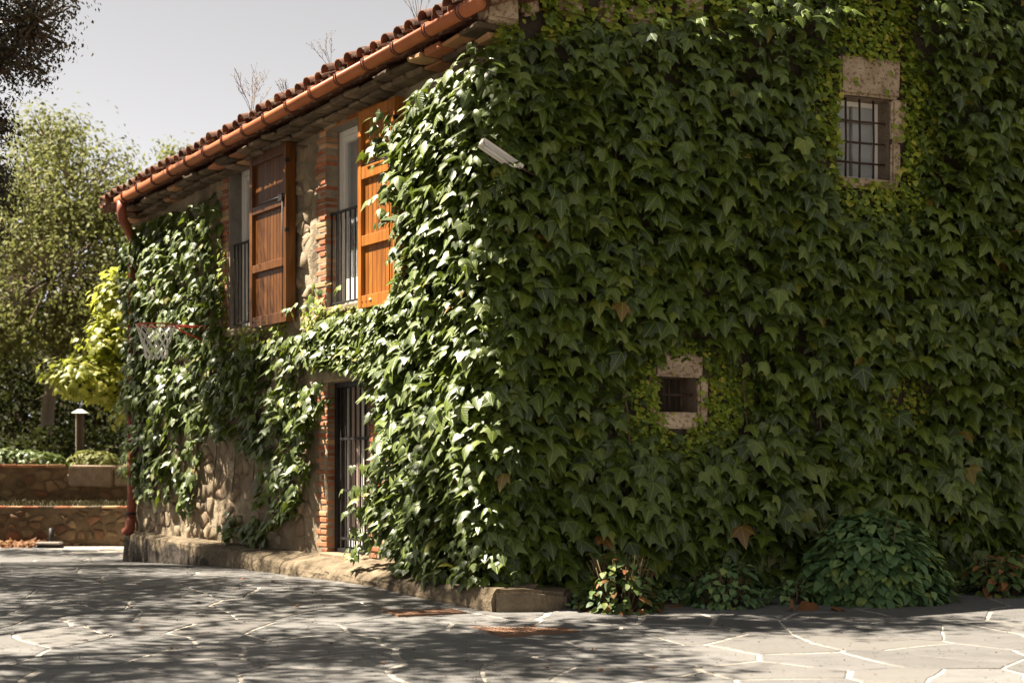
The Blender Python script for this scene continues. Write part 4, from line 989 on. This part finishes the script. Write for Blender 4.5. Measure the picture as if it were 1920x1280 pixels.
n = 2600; y = rng.uniform(9.6, 20, n); x = rng.uniform(-.36, .36, n)*y; gx_ = [(a, b) for a, b in zip(x, y) if (Vector((a, b, 0))-C0).dot(n1) > .55 or (Vector((a, b, 0))-C0).dot(n2) > 1.1]
P = np.array([(a, b, gz(b)+.006) for a, b in gx_]); n = len(P)
tag(link('grit', leafmass('grit', [quad_leaf(.35)], P, frames(np.array([0, 0, 1.])+rng.normal(0, .35, (n, 3)), rng.normal(0, 1, (n, 3))), rng.uniform(.008, .028, n), M['bark'])), 'brown grit and leaf crumbs scattered over the paving', 'grit', kind='stuff')

# ================================================================== garden walls in the background
def garden_wall(name, label, x0, x1, y, z0, z1, thick, sx, seed, skew=0.0):
    o = thing(name, (x0, y, z0), label, 'wall'); Y = lambda x: y+skew*(x-x0)
    V = []; F = []
    for x in np.arange(x0, x1+.1, .5):
        V += [(x, Y(x), z0-.3), (x, Y(x), z1), (x, Y(x)+thick, z1), (x, Y(x)+thick, z0-.3)]
    k = len(V)//4
    for i in range(k-1):
        for j in range(3): F.append((4*i+j, 4*i+4+j, 4*i+5+j, 4*i+1+j))
    F += [(0, 1, 2, 3), (4*k-1, 4*k-2, 4*k-3, 4*k-4)]
    link('wall_core', pymesh('wall_core', V, F, M['garden_mortar']), o)
    r = random.Random(seed); cnt = 0; mb = MB()
    for c, p in voronoi(x0, x1, z0, z1, sx, sx*.72, .46, seed):
        if not (z0 < c[1] < z1-.05): continue
        if r.random() < .10: continue
        p = [(a, min(b, z1-.02)) for a, b in p]; q_ = shrink(p, r.uniform(.004, .05)); V, F = domed(q_, r.uniform(.01, .05), .05, .3, .016)
        V = [(a, Y(a)-h, b) for a, b, h in V]
        if cnt < 290 and c[0] > -13.5: link('stone', pymesh('stone', V, F, M['garden_stone'], True), o); cnt += 1
        else: mb.add(V, F)
    if mb.V: link('stonework', mb.mesh('stonework', M['garden_stone'], True), o, kind='stuff')
    return o
random.seed(31)
lw = garden_wall('garden_wall', 'low lower garden wall of brown rubble stone at the pavement edge', -17, -3.5, 28.6, -.15, .62, .5, .235, 41)
for i in range(44):
    x = -17+i*.305; link('coping_tile', boxmesh('coping_tile', x, x+.29, 28.57, 28.86, .622, .655, M['brick'] if random.random() < .75 else M['garden_stone'], .005, .006), lw)
uw = garden_wall('garden_wall', 'taller upper garden wall of rubble stone with brick coping behind the grass strip', -19, -3.0, 31.2, .55, 1.40, .5, .27, 42)
for i in range(43):
    x = -19+i*.30
    if x < -9.5: link('coping_brick', boxmesh('coping_brick', x, x+.285, 31.12, 31.5, 1.402, 1.46, M['brick'], .006, .006), uw)
for a, b, z0, z1 in ((-9.25, -8.3, 1.0, 1.44), (-8.28, -7.3, 1.02, 1.44)):
    link('coping_block', boxmesh('coping_block', a, b, 31.08, 31.6, z0, z1, M['dressed'], .03, .02, 2), uw)['label'] = 'large dressed grey-brown stone block'
for a, b in ((-7.28, -6.2), (-6.18, -5.0), (-4.98, -4.0)):
    link('coping_block', boxmesh('coping_block', a, b, 31.08, 31.7, 1.30, 1.46, M['dressed'], .03, .02, 2), uw)
# grass strip, terrace, hedge ground
V = [(-19, 28.9, .60), (-3, 28.9, .60), (-3, 31.3, .64), (-19, 31.3, .64)]; link('grass_strip', pymesh('grass_strip', V, [(0, 1, 2, 3)], M['earth']), kind='structure')
grid('terrace', -60, 20, 31.5, 75, 2.5, lambda x, y: 1.36+.05*(y-31.5)+.1*mn.noise(Vector((x*.2, y*.2, 0))), M['earth'])
n = 4500; P = np.stack([rng.uniform(-15, -3.5, n), rng.uniform(28.9, 31.1, n), np.full(n, .66)], 1); P[:, 2] += rng.uniform(.02, .10, n)
D = np.tile([0, 0, -1.], (n, 1)); Nn = rng.normal(0, 1, (n, 3))*[1, 1, .2]
tag(link('grass', leafmass('grass', [quad_leaf(.12)], P, frames(Nn, D+rng.normal(0, .3, (n, 3))), rng.uniform(.06, .14, n), M['grass'])), 'short dry grass on the strip between the two garden walls', 'grass', kind='stuff')
# leaf litter at the lower wall foot
n = 800; P = np.stack([rng.uniform(-13, -8.9, n), 28.5-abs(rng.normal(0, .35, n)), rng.uniform(-.085, .0, n)], 1)
tag(link('leaf_litter', leafmass('leaf_litter', [IVY[0], IVY[1]], P, frames(np.array([0, -.5, 1.])+rng.normal(0, .5, (n, 3)), rng.normal(0, 1, (n, 3))), rng.uniform(.07, .13, n), M['dry_leaf'])), 'drift of rust-brown fallen leaves at the foot of the lower garden wall', 'leaf litter', kind='stuff')
# ground flood lamp by the lower wall
gx, gy = -8.65, 27.95
fl_ = thing('ground_lamp', (gx, gy, gz(gy)), 'black ground spotlight on a short post before the lower garden wall', 'lamp')
link('base', boxmesh('base', gx-.24, gx+.24, gy-.12, gy+.12, gz(gy)-.01, gz(gy)+.05, M['iron'], .02), fl_)
link('lamp_head', boxmesh('lamp_head', gx-.23, gx+.23, gy-.14, gy+.10, gz(gy)+.06, gz(gy)+.11, M['concrete'], .02), fl_)
link('post', pymesh('post', *tube([(gx, gy+.1, gz(gy)), (gx, gy+.1, gz(gy)+.36)], .045, 10), M['iron'], True), fl_)
# garden post lamp
px, py = -9.35, 32.3
pl = thing('garden_lamp', (px, py, 1.35), 'dark garden post lamp with pale cap above the upper garden wall', 'lamp')
link('post', boxmesh('post', px-.05, px+.07, py-.08, py+.08, 1.3, 2.56, M['grey_wood'], .01), pl)
link('trim', boxmesh('trim', px-.075, px-.052, py-.05, py+.05, 1.3, 2.56, M['aluminium'], .004), pl)
mb = MB(); V = [(px-.15, py-.14, 2.575), (px+.17, py-.14, 2.575), (px+.17, py+.14, 2.575), (px-.15, py+.14, 2.575), (px-.03, py-.03, 2.66), (px+.05, py-.03, 2.66), (px+.05, py+.03, 2.66), (px-.03, py+.03, 2.66)]
link('cap', pymesh('cap', V, [(3, 2, 1, 0), (4, 5, 6, 7), (0, 1, 5, 4), (1, 2, 6, 5), (2, 3, 7, 6), (3, 0, 4, 7)], M['aluminium']), pl)
# low tiled wall behind
tw = thing('tiled_wall', (-8.5, 34.6, 1.4), 'low cream wall capped with curved clay tiles behind the terrace', 'wall')
link('wall_body', boxmesh('wall_body', -8.7, -2, 34.6, 34.9, 1.2, 1.86, M['mortar']), tw)
ct = half_tile(.10, .10, .5)
for i in range(30):
    link('coping_tile', ct, tw, (-8.6+i*.22, 34.5, 1.87), (0.10, 0, math.pi))

# ================================================================== TREES
def tree(name, label, cat, base, trunk_r, forks, clumps, leaf, lsz, m, group=None, nrm_up=.4, twigs=True, bark='bark'):
    """forks: list of polylines (pts, r0, r1); clumps: (centre, radii, count)"""
    o = thing(name, base, label, cat, group)
    mb = MB()
    for pts, r0, r1 in forks:
        pts = [np.array(p, float) for p in pts]; P = []
        for i in range(len(pts)-1):
            for k in range(4): f = k/4; P.append(pts[i]*(1-f)+pts[i+1]*f+rng.normal(0, r0*.25, 3)*(1 if (i or k) else 0))
        P.append(pts[-1]); n_ = len(P); mb.tube([tuple(q_) for q_ in P], [r0+(r1-r0)*i/(n_-1) for i in range(n_)], 9)
    Ps = []; Ns = []
    for c, rad, cnt in clumps:
        c = np.array(c, float); rad = np.array(rad, float); k = max(1, int(cnt/34))
        d = rng.normal(0, 1, (k, 3)); d /= np.linalg.norm(d, axis=1, keepdims=True)
        cc = c+d*rad*(rng.uniform(.25, 1, (k, 1))**.5)
        for q_ in cc:
            l = 34; e = rng.normal(0, 1, (l, 3)); s = rng.uniform(.6, 1.3)*rad.mean()*.14+lsz*.8
            Ps.append(q_+e*s*np.array([1, 1, .7])); Ns.append(e*.5+(q_-c)/rad*.5+np.array([0, 0, nrm_up]))
            if twigs: 
                st = c+(q_-c)*.25; mb.tube([tuple(st), tuple((st+q_)/2+rng.normal(0, .08, 3)), tuple(q_)], [.028, .016, .006], 4, False)
    P = np.concatenate(Ps); Nn = np.concatenate(Ns)+rng.normal(0, .35, (len(P), 3)); D = np.array([0, 0, -.6])+rng.normal(0, .8, P.shape)
    link('trunk', mb.mesh('trunk', M[bark], True), o)
    link('crown', leafmass('crown', leaf, P, frames(Nn, D), rng.uniform(lsz*.7, lsz*1.35, len(P)), m), o, kind='stuff')
    return o
QL = [quad_leaf(.34), quad_leaf(.27)]
# big pale-green tree beyond the terrace
tx, ty = -12.4, 40
cl = []
for (x, y, z, r, c_) in ((-11.6, 40, 8.6, 2.2, 3600), (-13.6, 41, 8.0, 2.1, 3200), (-9.9, 40, 7.6, 1.5, 2200), (-12.0, 39, 6.3, 2.5, 3800), (-9.8, 39.5, 5.7, 1.7, 2400), (-14.2, 39.5, 5.6, 2.0, 2600), (-10.9, 39, 4.9, 1.4, 1500), (-16.5, 41, 7.0, 2.0, 2400), (-9.0, 40.5, 9.3, .9, 600), (-8.9, 40, 8.3, 1.0, 900), (-12.6, 40.5, 10.2, 1.1, 900)):
    cl.append(((x, y, z), (r, r, r*.85), c_))
tree('garden_tree', 'tall pale green leafy tree with a leaning trunk, lit by the sun beyond the terrace', 'tree', (tx, ty, 1.7), .2,
     [([(-12.6, 40, 1.6), (-12.2, 40, 4.2), (-12.0, 40, 5.2)], .19, .13), ([(-12.0, 40, 5.0), (-12.6, 40, 7.5), (-12.9, 40, 9.5)], .13, .05), ([(-12.0, 40, 5.0), (-11.0, 40, 7.0), (-10.6, 40, 9.0)], .12, .04), ([(-12.1, 40, 4.6), (-13.6, 40.3, 5.8), (-15.2, 40.6, 6.6)], .10, .04)],
     [(c_, q_, int(n_*1.9)) for c_, q_, n_ in cl], QL, .125, M['tree'], bark='pale_bark')
# dark trees and undergrowth behind
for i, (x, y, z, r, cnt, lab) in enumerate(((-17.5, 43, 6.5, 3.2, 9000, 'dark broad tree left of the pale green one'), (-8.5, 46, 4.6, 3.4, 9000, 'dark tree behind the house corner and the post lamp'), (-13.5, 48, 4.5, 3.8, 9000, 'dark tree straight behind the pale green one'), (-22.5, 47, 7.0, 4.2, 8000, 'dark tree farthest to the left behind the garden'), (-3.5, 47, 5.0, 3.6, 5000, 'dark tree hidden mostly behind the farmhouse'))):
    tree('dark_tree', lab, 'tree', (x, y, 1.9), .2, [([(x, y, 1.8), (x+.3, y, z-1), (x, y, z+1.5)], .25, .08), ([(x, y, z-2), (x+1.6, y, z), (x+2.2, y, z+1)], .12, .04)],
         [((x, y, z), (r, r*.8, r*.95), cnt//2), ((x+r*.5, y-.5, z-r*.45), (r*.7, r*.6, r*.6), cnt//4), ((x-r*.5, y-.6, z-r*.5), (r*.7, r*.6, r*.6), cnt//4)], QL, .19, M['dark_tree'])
# wood of trunks and leaves as one mass far behind
Ps = []
n = 26000; P = np.stack([rng.uniform(-45, 8, n), rng.uniform(50, 58, n), rng.uniform(1.5, 6.8, n)], 1); P[:, 2] *= 1+.22*np.array([mn.noise(Vector((x*.25, 0, 0))) for x in P[:, 0]])
tag(link('undergrowth', leafmass('undergrowth', QL, P, frames(rng.normal(0, 1, (n, 3)), rng.normal(0, 1, (n, 3))), rng.uniform(.35, .6, n), M['dark_tree'])), 'dark mass of woodland undergrowth behind the garden trees', 'undergrowth', kind='stuff')
n = 9000; P = np.stack([rng.uniform(-24, -2, n), rng.uniform(36.5, 38.5, n), rng.uniform(1.6, 2.35, n)], 1)
P[:, 2] = 1.6+(P[:, 2]-1.6)*(1+.5*np.array([mn.noise(Vector((x*.6, 3, 0))) for x in P[:, 0]]))
tag(link('hedge', leafmass('hedge', QL, P, frames(rng.normal(0, 1, (n, 3))+np.array([0, 0, .5]), rng.normal(0, 1, (n, 3))), rng.uniform(.12, .22, n), M['dark_tree'])), 'dark unclipped bushes at the foot of the garden trees', 'hedge', kind='stuff')
# low leafy plants along the upper wall
for i, (x, y, w, h, mk, cnt) in enumerate(((-10.9, 31.9, 1.6, .36, 'ivy', 2600), (-8.95, 31.95, .62, .33, 'tree', 800), (-7.9, 31.95, .4, .2, 'tree', 300), (-14.3, 31.9, 1.9, .34, 'ivy', 2000))):
    d = rng.normal(0, 1, (cnt, 3)); d /= np.linalg.norm(d, axis=1, keepdims=True); d[:, 2] = abs(d[:, 2]); P = np.array([x, y, 1.42])+d*np.array([w, .35, h])*rng.uniform(.7, 1.05, (cnt, 1))
    P[:, 2] += .07*np.array([mn.noise(Vector((a*3, 1, 0))) for a in P[:, 0]])
    o = link('terrace_shrub', leafmass('terrace_shrub', OV, P, frames(d+np.array([0, 0, .5])+rng.normal(0, .3, (cnt, 3)), d+rng.normal(0, .4, (cnt, 3))), rng.uniform(.07, .13, cnt), M[mk]))
    tag(o, ('dark low shrub running along the left half of the upper garden wall', 'pale sunlit shrub beside the post lamp on the upper wall', 'small pale plant at the right end of the upper wall', 'dark low shrub on the upper wall at the far left edge')[i], 'shrub')
# sunlit yellow-green plane sapling behind the house corner
cl = [((-6.75, 26.2, 4.35), (.42, .4, .55), 500), ((-6.85, 26.1, 3.55), (.55, .5, .45), 800), ((-7.25, 26.0, 2.95), (.75, .5, .30), 900), ((-6.5, 26.3, 2.9), (.6, .5, .5), 700), ((-6.45, 26.1, 2.45), (.45, .4, .2), 260), ((-6.0, 26.4, 3.6), (.6, .5, .9), 500)]
tree('plane_tree', 'bright yellow-green young tree glowing in the sun beside the far house corner', 'tree', (-5.7, 26.6, -.1), .06,
     [([(-5.7, 26.6, -.15), (-5.9, 26.5, 2.0), (-6.3, 26.3, 4.3)], .07, .02), ([(-5.85, 26.5, 1.4), (-6.4, 26.2, 2.4), (-7.3, 26.0, 2.9)], .03, .01)], cl, [ivy_leaf(.2, .2, .2)], .125, M['plane'], nrm_up=.9)
# holm oaks on the left: the first reaches into the picture from above, the others stand outside and shade the court
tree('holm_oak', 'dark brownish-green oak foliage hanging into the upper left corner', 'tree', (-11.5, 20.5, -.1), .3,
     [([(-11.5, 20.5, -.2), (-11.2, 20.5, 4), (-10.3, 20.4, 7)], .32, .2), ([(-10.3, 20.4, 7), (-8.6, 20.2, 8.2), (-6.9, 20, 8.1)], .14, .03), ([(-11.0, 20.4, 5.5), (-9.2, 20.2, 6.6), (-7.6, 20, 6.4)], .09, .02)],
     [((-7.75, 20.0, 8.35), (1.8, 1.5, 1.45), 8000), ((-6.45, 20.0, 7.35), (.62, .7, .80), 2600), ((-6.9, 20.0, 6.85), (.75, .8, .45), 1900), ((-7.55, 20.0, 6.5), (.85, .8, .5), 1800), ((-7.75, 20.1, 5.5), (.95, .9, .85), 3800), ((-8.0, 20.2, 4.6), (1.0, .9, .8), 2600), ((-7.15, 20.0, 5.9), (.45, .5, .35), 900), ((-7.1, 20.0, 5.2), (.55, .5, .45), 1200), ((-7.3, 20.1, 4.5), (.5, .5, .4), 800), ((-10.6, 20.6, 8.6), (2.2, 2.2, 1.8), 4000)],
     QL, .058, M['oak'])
SH = [quad_leaf(.4)]
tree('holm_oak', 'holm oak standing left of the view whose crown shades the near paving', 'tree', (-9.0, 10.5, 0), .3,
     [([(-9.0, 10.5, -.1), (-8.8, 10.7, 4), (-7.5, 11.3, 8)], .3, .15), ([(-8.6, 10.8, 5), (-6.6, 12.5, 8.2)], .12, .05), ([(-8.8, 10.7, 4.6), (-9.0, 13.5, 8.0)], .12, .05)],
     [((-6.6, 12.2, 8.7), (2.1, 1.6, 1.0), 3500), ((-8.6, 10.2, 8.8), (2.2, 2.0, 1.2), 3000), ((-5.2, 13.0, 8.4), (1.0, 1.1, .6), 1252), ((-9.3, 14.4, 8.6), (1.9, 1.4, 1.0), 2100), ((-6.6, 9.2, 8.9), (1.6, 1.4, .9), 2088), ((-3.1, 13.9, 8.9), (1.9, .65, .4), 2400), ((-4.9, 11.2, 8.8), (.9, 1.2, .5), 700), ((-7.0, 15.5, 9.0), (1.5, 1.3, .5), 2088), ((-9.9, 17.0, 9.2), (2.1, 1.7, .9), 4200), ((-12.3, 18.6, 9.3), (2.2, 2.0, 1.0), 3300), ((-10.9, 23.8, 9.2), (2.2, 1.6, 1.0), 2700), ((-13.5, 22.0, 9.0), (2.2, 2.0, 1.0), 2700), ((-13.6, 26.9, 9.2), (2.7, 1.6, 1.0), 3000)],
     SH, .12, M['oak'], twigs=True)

# unseen trees added left, right and behind the viewer to block sky light
for i, (x, y, h, rr_, cnt) in enumerate(((-17, 3, 15, 4.6, 3200), (-14, -7, 15, 5, 3200), (-21, 11, 15, 4.5, 2800), (-22, 19, 15, 4.6, 2800), (-25, 28, 15, 4.8, 2600), (20, 1, 13, 4.6, 2600), (23, 9, 13, 4.4, 2600))):
    tree('sky_block_tree', ('unseen sky-blocking tree left of the court', 'tall dark tree behind the viewer to the left, added to block sky light', 'tall dark tree left of the court beyond the oak, added to block sky light', 'tall dark tree left of the court, level with the far house corner, added to block sky light', 'tall dark tree left of the garden walls, added to block sky light', 'dark tree on the right side of the court, added to block sky light', 'dark tree right of the court, nearest the farmhouse, added to block sky light')[i], 'tree', (x, y, -.1), .3,
         [([(x, y, -.1), (x+.2, y, h*.4), (x, y, h*.8)], .3, .12)], [((x, y, h*.66), (rr_, rr_, h*.32), cnt), ((x+1, y+1, h*.36), (rr_*.9, rr_*.9, h*.25), cnt//2)], SH, .42, M['dark_tree'], 'unseen trees added round the court to block sky light' if 0 else None)

# ================================================================== dry weeds on the roof edge
def weed(t, h, spread, n, label):
    base = W1(t, zr(t)+.24, .34); o = thing('dry_weed', tuple(base), label, 'weed', 'dry weeds growing between the roof tiles'); mb = MB()
    for i in range(n):
        p = Vector(base); d = Vector((rng.normal(0, spread), rng.normal(0, spread), 1)).normalized(); pts = [p]
        for k in range(6):
            d = (d+Vector((rng.normal(0, .14), rng.normal(0, .14), .05))).normalized(); p = p+d*h/6*rng.uniform(.7, 1.1); pts.append(p)
            if k > 1:
                for s in range(2):
                    e = (d+Vector((rng.normal(0, .7), rng.normal(0, .5), .2))).normalized(); l = h*.16*rng.uniform(.5, 1.3); q_ = p+e*l; mb.tube([p, q_], [.0028, .0018], 3, False)
                    mb.add(*tube([q_-Vector((0, 0, .005)), q_, q_+Vector((0, 0, .007))], [.001, .007, .001], 4, False))
        mb.tube(pts, [.004, .0035, .0035, .003, .003, .0025, .002], 3, False)
    link('stalk', mb.mesh('stalk', M['twig']), o)
weed(5.35, .62, .32, 10, 'tall spreading dry weed on the roof above the far window')
weed(3.1, .42, .12, 4, 'thin dry weed on the roof above the near window')
weed(1.1, .62, .35, 8, 'wispy dry weed on the roof at the top edge, nearest the gutter end')
weed(4.3, .22, .4, 5, 'short dry weed on the roof between the two taller ones')
weed(.45, .55, .3, 6, 'dry weed leaning over the gutter end')
